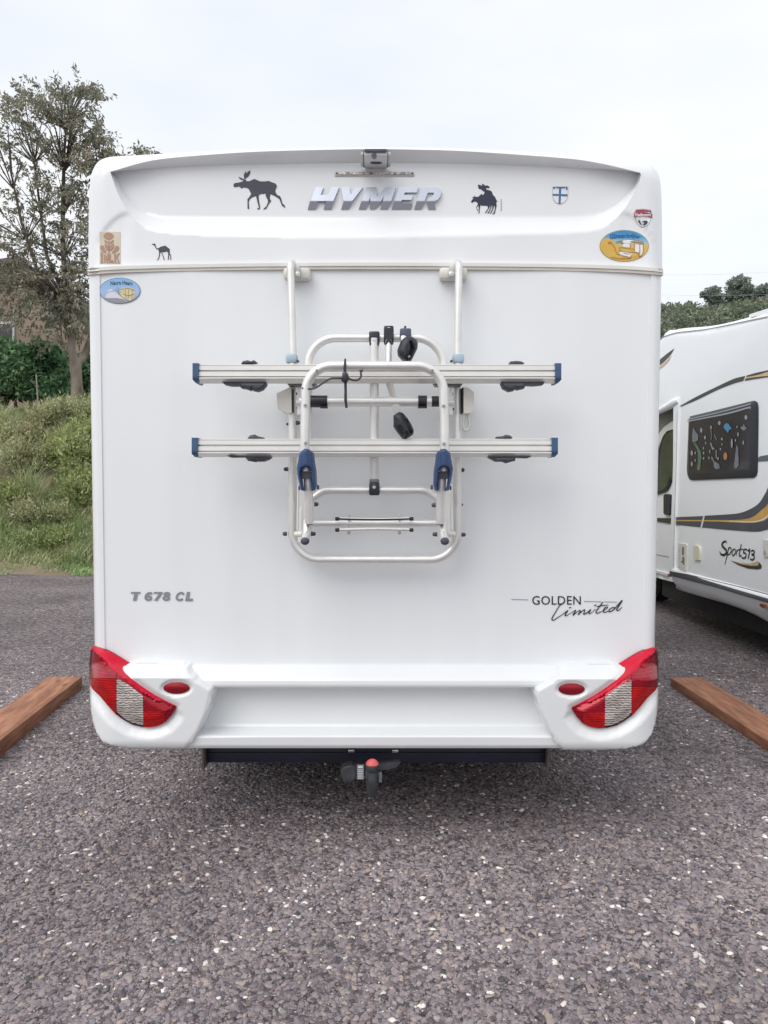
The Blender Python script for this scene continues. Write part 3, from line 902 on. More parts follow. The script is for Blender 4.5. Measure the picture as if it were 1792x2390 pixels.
    for px, py, sp, cnt in cl:
        for q in range(int(cnt * (1.45 if py < 590 else 2.5))):
            dd = g.uniform(-1, 1) * 1.0
            c = P3(px + g.normal() * sp * .52, py + 10 + g.normal() * sp * .50, dd)
            # nearest lower limb point
            low = trunk_pts[trunk_pts[:, 2] < c[2] - .15]
            if len(low) == 0: low = trunk_pts[:1]
            s = low[np.argmin(np.linalg.norm(low - c, axis=1))]
            mid = s * .45 + c * .55 + np.array([0, 0, .18]) + g.normal(size=3) * .06
            e = c
            if g.uniform() < .55:
                tube(limbs, [Vector(s), Vector(mid), Vector(e)], [.014, .009, .003], 4, False)
            axis = unit((e - mid)[None])[0] * .7 + g.normal(size=3) * .35 + np.array([0, 0, -.15])
            axis /= np.linalg.norm(axis)
            nl = int(g.integers(22, 44))
            t = g.uniform(-.20, .26, nl)
            base_ = e + axis * t[:, None] + g.normal(size=(nl, 3)) * .035
            sd = unit(g.normal(size=(nl, 3)))
            dr = unit(axis * .6 + sd * .9 + np.array([0, 0, -.45]))
            C.append(base_); DR.append(dr); LN.append(g.uniform(.06, .14, nl))
    C, DR, LN = np.concatenate(C), np.concatenate(DR), np.concatenate(LN)
    V, Fc = leaf_mesh(C, DR, LN, LN * .36)
    mesh_np('crown', V, Fc, M['leaf_tree'], root)
    finish(limbs, 'branch', M['twig'], root, recalc=False)
    return root
grow_tree()

# dark leafy hedge behind the trunk, at the top of the bank
def hedge(px0, px1, depth, py_top, label, seed, m, nl, leaf=.16, h=None):
    a, b_ = onbank(px0, depth), onbank(px1, depth)
    root = empty('hedge', tuple(((a + b_) / 2)))
    tag(root, label, 'hedge')
    g = np.random.default_rng(seed)
    top = float(W(px0, py_top, depth - D)[2])
    z0 = a[2]
    Lx = b_[0] - a[0]
    C = np.stack([a[0] + g.uniform(0, 1, nl) * Lx, a[1] + g.uniform(-.1, 1, nl) * 1.1, z0 + g.uniform(0.22, 1, nl) ** .8 * (top - z0)], -1)
    lump = .22 * np.sin(C[:, 0] * 2.7) + .14 * np.sin(C[:, 0] * 6.1 + 1)
    C[:, 2] += lump * (C[:, 2] - z0) / (top - z0)
    C[:, 1] -= .25 * np.sin(C[:, 0] * 4.1) * np.sin(C[:, 2] * 4.7) * .8
    dr = unit(g.normal(size=(nl, 3)) + np.array([0, -.8, -.3]))
    V, Fc = leaf_mesh(C, dr, leaf * g.uniform(.6, 1.3, nl), leaf * .55 * g.uniform(.7, 1.3, nl))
    mesh_np('foliage', V, Fc, m, root)
    bm = bmesh.new()
    for k in range(9):
        x = a[0] + (k + .5) / 9 * Lx
        tube(bm, [Vector((x, a[1] + .5, z0 - .1)), Vector((x + g.normal() * .1, a[1] + .5, (z0 + top) / 2)), Vector((x + g.normal() * .3, a[1] + .5, top - .2))], [.05, .035, .012], 6)
    finish(bm, 'stem', M['twig'], root, recalc=True)
hedge(-120, 165, 17.6, 812, 'dense dark green hedge at the top of the bank behind the pale trunk', 31, M['leaf_dark'], 15000)
hedge(165, 330, 18.4, 800, 'dark hedge stretch right of the pale trunk, mostly behind the motorhome', 32, M['leaf_dark'], 5000)
# wooden stake
s0 = onbank(92, 15.9)
tag(tubeo('stake', [s0 + np.array([0, 0, -.1]), s0 + np.array([-.01, 0, .35]), s0 + np.array([-.03, 0, .78])], .016, mat('weathered_stake', (.30, .28, .23), .85, var=.2), n=8),
    'thin pale wooden stake standing upright in front of the dark hedge', 'stake')
# stone lying on the bank
bm = bmesh.new()
bmesh.ops.create_icosphere(bm, subdivisions=2, radius=.12)
for v in bm.verts: v.co += Vector(rng.normal(size=3)) * .012
bmesh.ops.scale(bm, vec=(1.1, .8, .55), verts=bm.verts)
c = onbank(81, 13.35)
bmesh.ops.translate(bm, vec=tuple(c + np.array([0, -.03, .10])), verts=bm.verts)
tag(finish(bm, 'rock', mat('pale_rock', (.36, .29, .23), .85, var=.2, vscale=20, bump=.3)), 'single pale flat rock lying on bare soil halfway up the bank', 'rock')

for k, (px, dp, sz, nl, lf, mt, lb) in enumerate([
    (172, 14.0, (.62, .45, .95), 5200, .085, 'leaf_bush', 'fresh yellow-green feathery bush halfway up the bank beside the motorhome'),
    (196, 13.3, (.45, .35, .6), 2600, .08, 'leaf_bush', 'small bright green bush low on the bank touching the motorhome edge'),
    (70, 14.9, (.6, .4, .5), 2800, .07, 'leaf_dry', 'dull olive shrub high on the bank below the stake'),
    (25, 14.2, (.6, .45, .55), 2600, .07, 'leaf_dry', 'grey-green shrub at the far left of the bank above the dark hollow'),
    (130, 15.1, (.55, .4, .5), 2400, .07, 'leaf_dry', 'olive shrub right below the pale tree trunk'),
    (190, 15.3, (.6, .4, .55), 2200, .07, 'leaf_dry', 'dry shrub beside the trunk foot, cut by the motorhome edge'),
    (15, 13.1, (.55, .4, .42), 2400, .06, 'leaf_bush', 'low green shrub at the left edge halfway down the bank'),
    (75, 12.9, (.6, .4, .36), 2200, .06, 'leaf_dry', 'low spreading weed just below the single pale rock'),
    (120, 12.6, (.5, .35, .35), 2000, .06, 'leaf_bush', 'low leafy weed near the foot of the bank'),
    (100, 14.3, (.4, .3, .4), 1500, .07, 'leaf_dry', 'small brownish shrub above the pale rock')]):
    c = onbank(px, dp)
    shrub('bush', tuple(c), sz, nl, lf, M[mt], lb, 'bush', 'bushes growing on the bank', seed=50 + k, up=.6)

# house behind the trees
def house():
    Hd = 25.0
    x0, x1 = (-520 - CX) / F * Hd, (260 - CX) / F * Hd
    y0 = Hd - D
    zb = 2.5
    M['render_wall'] = mat('warm_tan_render', (0.30, 0.215, 0.165), .9, cols=[(.19, .15, .12), (.26, .20, .155), (.33, .26, .20)], vscale=.9, bump=.2, bscale=8)
    M['rooftile'] = mat('grey_brown_roof_tiles', (.13, .115, .11), .85, cols=[(.10, .09, .088), (.16, .14, .135)], vscale=3, bump=.4, bscale=10)
    root = empty('house', ((x0 + x1) / 2, y0 + 4, zb))
    tag(root, 'tan rendered house with grey pitched roof half hidden behind the tree', 'house')
    eave = float(W(100, 722, y0)[2]); ridge = float(W(60, 618, y0)[2])
    xr = (60 - CX) / F * Hd
    poly = np.array([(x0, zb), (x1, zb), (x1, eave - 1.0), (xr, ridge), (x0, ridge - 1.2)])
    relief('wall', poly, 0.0, M['render_wall'], root, mapper=lambda P, h: np.stack([P[:, 0], y0 + h, P[:, 1]], -1), back=y0 + 8, smooth=False)
    for (xa, za, xb, zb2) in ((xr + .0, ridge, x1 + .4, eave - 1.15), (xr, ridge, x0 - .3, ridge - 1.3)):
        bm = bmesh.new()
        t = .16
        q = [bm.verts.new(v) for v in ((xa, y0 - .4, za), (xb, y0 - .4, zb2), (xb, y0 + 8.4, zb2), (xa, y0 + 8.4, za), (xa, y0 - .4, za + t), (xb, y0 - .4, zb2 + t), (xb, y0 + 8.4, zb2 + t), (xa, y0 + 8.4, za + t))]
        for f in ((0, 1, 2, 3), (7, 6, 5, 4), (0, 4, 5, 1), (1, 5, 6, 2), (2, 6, 7, 3), (3, 7, 4, 0)): bm.faces.new([q[i] for i in f])
        finish(bm, 'roof', M['rooftile'], root, smooth=False, recalc=True)
    for (pa, pb, ya, yb) in ((-18, 34, 752, 818), (-140, -80, 752, 818), (110, 140, 700, 740)):
        a = W(pa, yb, y0 - .02); b2 = W(pb, ya, y0 - .02)
        fr = boxo('window', ((a[0] + b2[0]) / 2, y0 - .02, (a[2] + b2[2]) / 2), (b2[0] - a[0], .10, b2[2] - a[2]), mat('pale_window_frame', (.5, .5, .5), .6), root, .01)
        pn = boxo('pane', ((a[0] + b2[0]) / 2, y0 - .075, (a[2] + b2[2]) / 2), (b2[0] - a[0] - .14, .02, b2[2] - a[2] - .14), M['glassdark'], fr, .0)
house()

# far hillside shrubs and the trees along the ridge (right)
def hill_pt(px, depth):
    x = (px - CX) / F * depth; y = depth - D
    return np.array([x, y, float(hill_z(np.array([x]), np.array([y]))[0])])
g = np.random.default_rng(77)
C, DR, LN = [], [], []
for k in range(620):
    dpt = g.uniform(44, 63)
    px = g.uniform(1430, 1960)
    c = hill_pt(px, dpt)
    r = g.uniform(.5, 1.15)
    nl = 90
    off = unit(g.normal(size=(nl, 3))) * np.array([r * 1.3, r, r * .72]) * (g.uniform(.5, 1, nl))[:, None]
    off[:, 2] = np.abs(off[:, 2])
    C.append(c + off); DR.append(unit(off + g.normal(size=(nl, 3)) * .5)); LN.append(g.uniform(.14, .34, nl))
V, Fc = leaf_mesh(np.concatenate(C), np.concatenate(DR), np.concatenate(LN), np.concatenate(LN) * .6)
tag(mesh_np('hillside_shrubs', V, Fc, M['leaf_hill']), 'low dull green scrub covering the far hillside', 'scrub', None, 'stuff')
def far_tree(px, py_top, py_base, wpx, depth, label, seed, blobs, m='leaf_ridge', tr=True):
    c = hill_pt(px, depth)
    c[2] = min(c[2], float(W(px, py_base, depth - D)[2]))
    root = empty('ridge_tree', tuple(c))
    tag(root, label, 'tree', 'trees standing along the far ridge')
    g = np.random.default_rng(seed)
    bm = bmesh.new()
    CC, DD, LL = [], [], []
    top = W(px, py_top, depth - D)
    tube(bm, [Vector(c) - Vector((0, 0, .4)), Vector((c + top) / 2), Vector(top) - Vector((0, 0, .3))], [.16, .11, .04], 7)
    for (bx, by, br) in blobs:
        p = W(px + bx, by, depth - D + g.uniform(-.6, .6))
        r = br / F * depth
        tube(bm, [Vector((c + top) / 2 * .5 + c * .5), Vector(p)], [.06, .02], 5)
        nl = int(220 * (br / 12) ** 2) + 60
        off = unit(g.normal(size=(nl, 3))) * r * (g.uniform(.2, 1.1, nl) ** .6)[:, None] * np.array([1.15, 1, .8])
        CC.append(p + off); DD.append(unit(off + g.normal(size=(nl, 3)) * r * .7)); LL.append(g.uniform(.12, .28, nl))
    finish(bm, 'trunk', M['twig'], root, recalc=True)
    CC, DD, LL = np.concatenate(CC), np.concatenate(DD), np.concatenate(LL)
    V, Fc = leaf_mesh(CC, DD, LL, LL * .6)
    mesh_np('crown', V, Fc, M[m], root)
far_tree(1662, 672, 716, 40, 60, 'small airy round-topped tree standing free on the far ridge', 1, [(-16, 688, 9), (-4, 680, 10), (8, 676, 9), (14, 690, 9), (-6, 698, 8), (6, 703, 9), (-2, 712, 10), (20, 703, 6), (-20, 686, 5)])
far_tree(1726, 650, 708, 60, 60, 'tallest bushy tree on the far ridge right of the airy one', 2, [(-14, 658, 11), (2, 652, 10), (12, 658, 10), (-18, 672, 12), (0, 670, 13), (18, 672, 12), (-22, 690, 12), (-4, 690, 14), (14, 690, 13), (30, 686, 12), (34, 700, 12), (-28, 702, 10), (4, 704, 13)])
far_tree(1784, 668, 712, 30, 59, 'dark tree cut by the right edge of the picture on the ridge', 3, [(-10, 676, 10), (4, 672, 11), (14, 678, 10), (-14, 690, 11), (2, 692, 13), (20, 692, 12), (-6, 706, 12), (14, 708, 12), (30, 690, 14), (40, 704, 14)])
far_tree(1608, 704, 722, 8, 61, 'tiny spindly sapling on the ridge nearest the motorhome corner', 4, [(0, 708, 3.5), (0, 714, 4)])
far_tree(1581, 706, 724, 8, 61, 'tiny bare-topped sapling on the ridge, leftmost of the ridge trees', 5, [(0, 711, 3), (1, 717, 4)])
# two wires crossing the sky above the ridge
for k, (ya, yb, lb) in enumerate([(638, 622, 'upper thin power line crossing the sky over the right motorhome'), (681, 678, 'lower thin power line just above the far ridge')]):
    p0, p1 = W(1380, ya, 55), W(1960, yb, 55)
    pts = [p0 + (p1 - p0) * t + np.array([0, 0, -.35 * math.sin(math.pi * t)]) for t in np.linspace(0, 1, 9)]
    tag(tubeo('power_line', pts, .006, mat('pale_weathered_wire', (.55, .56, .58), .5), n=6), lb, 'power line', 'power lines over the ridge')

# ------------------------------------------------------------------ timbers marking the bay
def timber(label, pin, ang, wd, ht, length, side, seed):
    """pin = far inner lower corner; runs towards the viewer"""
    m = mat('brown_stained_timber', (.2, .11, .07), .75, cols=[(.22, .095, .055), (.35, .155, .088), (.46, .235, .14)], vscale=6, stretch=(5, .7, 5), detail=8, bump=.35, bscale=40)
    n, l = m.node_tree.nodes, m.node_tree.links
    b = n['Principled BSDF']
    vo = n.new('ShaderNodeTexVoronoi'); vo.inputs['Scale'].default_value = 3.2
    tc = n['Texture Coordinate']
    mp = n.new('ShaderNodeMapping'); mp.inputs['Scale'].default_value = (2.0, .8, 1.0); mp.inputs['Location'].default_value = (seed, seed * 2, 0)
    l.new(tc.outputs['Object'], mp.inputs[0]); l.new(mp.outputs[0], vo.inputs['Vector'])
    mr = n.new('ShaderNodeMapRange'); mr.inputs['From Min'].default_value = 0.03; mr.inputs['From Max'].default_value = 0.14; mr.inputs['To Min'].default_value = .45
    l.new(vo.outputs['Distance'], mr.inputs['Value'])
    hs = n.new('ShaderNodeHueSaturation'); old = b.inputs['Base Color'].links[0].from_socket
    l.new(old, hs.inputs['Color']); l.new(mr.outputs[0], hs.inputs['Value']); l.new(hs.outputs[0], b.inputs['Base Color'])
    bm = bmesh.new()
    vs = box(bm, (side * wd / 2, -length / 2, ht / 2 - .004), (wd, length, ht + .008), .005)
    o = finish(bm, 'timber_beam', m)
    bm = bmesh.new(); bm.from_mesh(o.data)
    for k in np.arange(-length + .15, 0, .15):
        bmesh.ops.bisect_plane(bm, geom=bm.verts[:] + bm.edges[:] + bm.faces[:], plane_co=(0, k, 0), plane_no=(0, 1, 0))
    g = np.random.default_rng(seed)
    for v in bm.verts: v.co += Vector((.002 * math.sin(v.co.y * 7 + seed), 0, .003 * math.sin(v.co.y * 4 + seed * 2)))
    bm.to_mesh(o.data); bm.free()
    o.location = pin
    o.rotation_euler = (0, 0, ang)
    return tag(o, label, 'timber beam', 'timbers marking the parking bay')
timber('brown timber lying on the gravel left of the motorhome', (-2.15, 5.15 - D, 0), math.radians(5.0), .235, .085, 2.7, -1, 3)
timber('brown timber lying on the gravel right of the motorhome, by the other vehicle', (2.055, 5.19 - D, 0), math.radians(.6), .228, .064, 2.7, 1, 8)

# ------------------------------------------------------------------ the white motorhome
MH = empty('motorhome', (-0.035, 2.4, 0))
tag(MH, 'white motorhome seen square from behind with red tail lights, stickers and grey lettering', 'motorhome')
ZC = (873.5)
S_out = [(206, 632), (206.5, 540), (208, 450), (212, 412), (221, 388), (234, 374), (256, 366.5), (290, 364), (353.6, 360.5), (484, 352.5), (614, 347), (787, 344), (900, 343.8), (1000, 344.5), (1097, 347), (1200, 352),
         (1314, 359.5), (1400, 365), (1450, 369), (1490, 374), (1514, 382), (1530, 396), (1539, 416), (1543.5, 458), (1545, 540), (1545.5, 630)]
bot = [(1450, 626), (1313, 622.5), (1100, 619.5), (877, 618.5), (650, 619.5), (440, 623), (300, 627)]
def curve(pts, n=6): return spline(pts, n)
sil = np.vstack([curve(S_out), curve([(1545.5, 630)] + bot + [(206, 632)])[1:-1]])
B_up = [(257, 401), (354, 374.5), (484, 361.5), (614, 353.5), (787, 349), (877, 348), (980, 349.5), (1097, 353.5), (1314, 369), (1400, 381), (1494, 403)]
C_dn = [(262, 404), (310, 397.5), (440, 388.5), (571, 384.5), (744, 381.5), (880, 380.5), (1097, 382.5), (1271, 389), (1444, 398.5), (1490, 405)]
D_in = [(1490, 408), (1479, 433), (1444, 472), (1401, 497), (1357, 504.5), (1250, 506), (1097, 506.5), (880, 507.5), (571, 507.5), (420, 507.5), (375, 505), (332, 492), (297, 459), (268, 412)]
E_out = [(1496, 408), (1487, 437), (1453, 493), (1414, 527), (1379, 539), (1314, 544), (1097, 550), (900, 554), (701, 554), (484, 549), (375, 541), (341, 532), (310, 507), (280, 463), (259, 408)]
O_loop = np.vstack([curve(B_up, 5), curve(E_out, 5)])
I_loop = np.vstack([curve(C_dn, 5), curve(D_in, 5)])
REC = 0.060
def bow(P):
    return 0.035 * np.abs((P[:, 0] - 875) / 670) ** 2.4
def edge_round(d, r, depth):
    t = np.clip(1 - d / r, 0, 1)
    return depth * (1 - np.sqrt(np.clip(1 - t * t, 0, 1)))
def cap_y(P):
    P = np.asarray(P, float)
    dS = seg_dist(P, sil)
    side = smooth01(np.abs(P[:, 0] - 875) / 620 - .12)
    r = 7 + 27 * side
    y = bow(P)
    low = P[:, 1] > 600
    dd = np.where(low & (np.abs(P[:, 0] - 875) < 640), 99, dS)
    # distance to the seam edge must not round the lower rim
    dside = seg_dist(P, curve(S_out), closed=False)
    y = y + edge_round(dside, r, 0.012 + .055 * side)
    inO = inside(P, O_loop); inI = inside(P, I_loop)
    dO = seg_dist(P, O_loop); dI = seg_dist(P, I_loop)
    t = dO / (dO + dI + 1e-6)
    t = np.where(inI, 1.0, np.where(inO, t, 0.0))
    # crisp upper edge, soft lower one
    up = P[:, 1] < 412
    tt = np.where(up, t, 0.5 * t + 0.5 * smooth01(t))
    y = y + REC * tt
    # soft pressed crease arching over the lower left sticker (and its twin)
    for cx, sg in ((262, 1), (1490, -1)):
        u = (P[:, 0] - cx) * sg
        ridge = 500 + 0.0 * u + 44 * ((np.clip(40 - u, 0, 80)) / 62) ** 2 - 10
        d = P[:, 1] - ridge
        m_ = smooth01((u + 42) / 10) * smooth01((48 - u) / 20)
        y = y + 0.006 * m_ * smooth01(d / 16) * smooth01((640 - P[:, 1]) / 110)
    return y
relief('roof_cap', sil, cap_y, M['gelcoat'], MH, step=(9, 5), back=.75, ang=33, creases=[(O_loop, True), (I_loop, True)])

# rear wall below the seam
def wall_y(P):
    dl = P[:, 0] - (207 + (P[:, 1] - 632) * (221 - 207.5) / 870.)
    dr = (1543.5 - (P[:, 1] - 632) * (1543.5 - 1527) / 870.) - P[:, 0]
    d = np.minimum(dl, dr)
    return 0.012 * np.abs((P[:, 0] - 875) / 670) ** 4 + edge_round(d, 16, .035)
wall_poly = [(226, 626), (1524, 626), (1508, 1582), (240, 1582)]
relief('rear_wall', wall_poly, lambda P: wall_y(P) + .0015, M['panel'], MH, step=(26, 40), back=.3)
for nm, xa, xb, xc, xd in (('left', 207.5, 232, 245, 221.5), ('right', 1519, 1543.5, 1527, 1503)):
    relief('corner_profile', [(xa, 634), (xb, 634), (xc, 1560), (xd, 1560)], lambda P: wall_y(P) - .0035, M['gelcoat'], MH, step=(3, 60), back=.3)
# seam trim
tr_top = np.array(curve([(204, 625.5), (240, 623), (300, 620), (440, 616.5), (650, 613.5), (877, 612.5), (1100, 613.5), (1313, 616), (1450, 620), (1515, 624), (1547.5, 627)], 5))
relief('seam_trim', np.vstack([tr_top, (tr_top + np.array([0, 8]))[::-1]]), lambda P: np.minimum(bow(P), .012) - .016 + edge_round(np.minimum(P[:, 0] - 203, 1549 - P[:, 0]), 16, .03), mat('off_white_trim', (.74, .72, .68), .4, var=.04), MH, step=(20, 4), back=.3)
relief('seam_trim', np.vstack([tr_top + np.array([0, 8]), (tr_top + np.array([0, 15.5]))[::-1]]), lambda P: np.minimum(bow(P), .012) - .012 + edge_round(np.minimum(P[:, 0] - 203, 1549 - P[:, 0]), 16, .03), M['trim'], MH, step=(20, 4), back=.3)

# body behind: side walls, roof, floor, wheels, underside
xl, xr_ = float(W(214, 1100, .05)[0]), float(W(1538, 1100, .05)[0])
bm = bmesh.new(); box(bm, (xl + .02, 3.4, 1.52), (.04, 6.4, 1.95), .01); finish(bm, 'side_wall', M['panel'], MH)
bm = bmesh.new(); box(bm, (xr_ - .02, 3.4, 1.52), (.04, 6.4, 1.95), .01); finish(bm, 'side_wall', M['panel'], MH)
bm = bmesh.new(); box(bm, ((xl + xr_) / 2, 3.7, 2.60), (xr_ - xl, 5.9, .20), .08, seg=4); finish(bm, 'roof', M['gelcoat'], MH)
bm = bmesh.new(); box(bm, ((xl + xr_) / 2, 3.45, .53), (xr_ - xl - .06, 6.5, .10), .01); box(bm, (.05, 3.3, .37), (1.8, 2.4, .24), .03); box(bm, (-.03, 1.05, .39), (2.0, 1.3, .22), .03); box(bm, (-.03, 5.2, .36), (1.7, 1.6, .24), .03); finish(bm, 'floor_and_shade_boxes', M['underbody'], MH)  # low boxes hung under the body are added, unseen, to deepen the shade
bm = bmesh.new(); box(bm, ((xl + xr_) / 2, 6.9, 1.25), (1.95, 1.2, 1.2), .25, seg=4); finish(bm, 'cab', M['panel'], MH)
for x in (xl + .16, xr_ - .16):
    for y in (1.95, 5.9):
        wroot = empty('wheel', (x, y, .33), None)
        wroot.parent = MH; wroot.location = Vector((x, y, .33)) - MH.location
        bm = bmesh.new()
        prof = [(.17, -.09), (.27, -.1), (.325, -.085), (.33, -.03), (.33, .03), (.325, .085), (.27, .1), (.17, .09)]
        rings = []
        for k in range(36):
            a = k * math.pi / 18
            rings.append([bm.verts.new((x + p[1], y + p[0] * math.cos(a), .33 + p[0] * math.sin(a))) for p in prof])
        for k in range(36):
            A, B_ = rings[k], rings[(k + 1) % 36]
            for j in range(len(prof)):
                bm.faces.new((A[j], A[(j + 1) % len(prof)], B_[(j + 1) % len(prof)], B_[j]))
        finish(bm, 'tyre', M['rubber'], wroot, recalc=True)
        bm = bmesh.new()
        bmesh.ops.create_cone(bm, cap_ends=True, segments=28, radius1=.175, radius2=.165, depth=.17, matrix=Matrix.Translation((x, y, .33)) @ Matrix.Rotation(math.pi / 2, 4, 'Y'))
        finish(bm, 'rim', M['steel'], wroot)
bm = bmesh.new()
tube(bm, [(xl + .2, 1.95, .33), (xr_ - .2, 1.95, .33)], .045, 12)
for x in (-.45, .38): box(bm, (x, 3.2, .49), (.07, 6, .12), .01)
finish(bm, 'chassis', M['underbody'], MH, recalc=True)
# dark splash plates behind the bumper
bm = bmesh.new(); box(bm, ((xl + xr_) / 2, .32, .56), (xr_ - xl - .1, .02, .26), .004); finish(bm, 'splash_plate', M['underbody'], MH)

# bumper: middle bar, recessed panel with lower step
def bar_y(P):
    t = (P[:, 1] - 1551)
    y = np.interp(t, [0, 2, 30, 38, 48, 54], [0.004, -.012, -.070, -.080, -.082, -.078])
    return y
relief('bumper_bar', [(430, 1552), (1320, 1552), (1322, 1604), (428, 1604)], bar_y, M['bumper'], MH, step=(60, 2), back=.05)
def pan_y(P):
    return np.interp(P[:, 1], [1596, 1606, 1690, 1697, 1716, 1721, 1740, 1746], [.010, .006, -.012, -.020, -.098, -.106, -.104, -.095])
relief('bumper_panel', [(440, 1598), (1308, 1598), (1312, 1746), (436, 1746)], pan_y, M['bumper'], MH, step=(60, 2), back=.06)

LAMP = np.array([(412, 1650), (391, 1640), (361, 1623.5), (331, 1602.5), (312, 1588), (300.6, 1578), (291, 1568), (289, 1560), (300.6, 1548), (287, 1539.5), (270, 1530), (255, 1522), (240, 1515), (219, 1509), (213, 1512), (210.5, 1521), (208.5, 1551), (209, 1598),
                 (216, 1609), (234, 1626), (252, 1648), (270, 1667), (288, 1680), (306.6, 1690.5), (328, 1696), (349, 1697.5), (368, 1694), (385, 1686), (400, 1670)])
CORN = np.array([(289, 1556), (300, 1549), (318, 1547), (375, 1547), (433, 1548), (438, 1553), (439.5, 1563), (443, 1573), (457, 1587), (475, 1598), (493, 1607), (494.5, 1614), (492, 1630), (488, 1645), (481, 1668), (463, 1708), (448, 1730), (433, 1747.5),
                 (400, 1748.5), (340, 1748), (290, 1745), (258, 1739), (240, 1731), (226, 1712), (217, 1688), (212, 1660), (210, 1630), (209.5, 1596), (214, 1560), (224, 1522), (250, 1526)])
RIMC = np.array([(300, 1583), (330, 1583), (380, 1583), (430, 1583), (452, 1583)])
def mir(P, on):
    P = np.array(P, float)
    if on:
        P = P.copy(); P[:, 0] = 2 * ZC - P[:, 0] - 1.5; P[:, 1] += 2.5
    return P
def corner_base(P):
    """P in left-hand coordinates"""
    dl = P[:, 0] - 209
    y = -.125 + edge_round(np.maximum(dl, 0), 62, .075)
    db = 1750 - P[:, 1] - np.clip(250 - P[:, 0], 0, 50) * .5
    y += edge_round(np.maximum(db, 0), 22, .03)
    t = np.clip((1583 - P[:, 1]) / 34, 0, 1)
    y += .085 * t ** 1.1
    rim = np.array([(433, 1548), (439.5, 1563), (443, 1573), (457, 1587), (493, 1607), (494.5, 1614), (481, 1668), (463, 1708), (433, 1747.5)])
    y += edge_round(seg_dist(P, rim, False), 9, .010)
    return y
REFL = (411.5, 1606.0, 30.5, 13.6)
def corner_y(P0, right):
    P = mir(P0, True) if right else np.array(P0, float)
    if right:
        P = np.array(P0, float).copy(); P[:, 0] = 2 * ZC - 1.5 - P[:, 0]; P[:, 1] -= 2.5
    y = corner_base(P)
    dL = seg_dist(P, LAMP); inn = inside(P, LAMP)
    lowside = smooth01((P[:, 1] - (1600 + (P[:, 0] - 331) * .58)) / 20)     # scoop below the lamp is wide, above it narrow
    wdt = 12 + 20 * lowside
    y += (.012 + .012 * lowside) * np.where(inn, 1, smooth01(1 - dL / wdt)) + np.where(inn, .02 * smooth01(dL / 10), 0)
    e = np.hypot((P[:, 0] - REFL[0]) / (REFL[2] + 5), (P[:, 1] - REFL[1]) / (REFL[3] + 5))
    y += .010 * smooth01((1.12 - e) / .22)
    return y
RIDGE = np.array([(209, 1517), (216, 1517.5), (240, 1540), (270, 1568.5), (300, 1594), (331, 1616), (360, 1632), (390, 1643), (412, 1649)])
def lamp_base(P):
    y = corner_base(P) + .010
    d = seg_dist(P, LAMP)
    y -= .016 * smooth01(d / 22)
    # raised red brow: everything above the ridge leans back
    r = np.interp(P[:, 0], RIDGE[:, 0], RIDGE[:, 1])
    y += np.where(P[:, 1] < r, .0007 * (r - P[:, 1]) - .007, 0)
    return y
def lamp_y(P0, right):
    P = np.array(P0, float).copy()
    if right: P[:, 0] = 2 * ZC - 1.5 - P[:, 0]; P[:, 1] -= 2.5
    return lamp_base(P)
# lens fields (left-hand coordinates)
low = LAMP[17:]                                     # lower outline from the outer side to the tip
brow = np.vstack([LAMP[:17], RIDGE[1:]])            # placeholder, rebuilt below
upper = LAMP[:17]
def clip_poly(poly, x0, x1):
    from_ = np.array(poly, float)
    for xx, keep in ((x0, 1), (x1, -1)):
        out = []
        for a, b_ in zip(from_, np.roll(from_, -1, 0)):
            ia, ib = (a[0] - xx) * keep >= 0, (b_[0] - xx) * keep >= 0
            if ia: out.append(a)
            if ia != ib:
                t = (xx - a[0]) / (b_[0] - a[0])
                out.append(a + t * (b_ - a))
        from_ = np.array(out)
    return from_
lens_area = np.vstack([RIDGE[1:], LAMP[18:][::-1] * [1, 1], [(209, 1598), (208.5, 1551)]])
lens_area = np.vstack([RIDGE[1:], np.vstack([LAMP[17:]])[::-1]])
brow_area = np.vstack([LAMP[:16], [(209.5, 1518.5)], RIDGE[1:]])
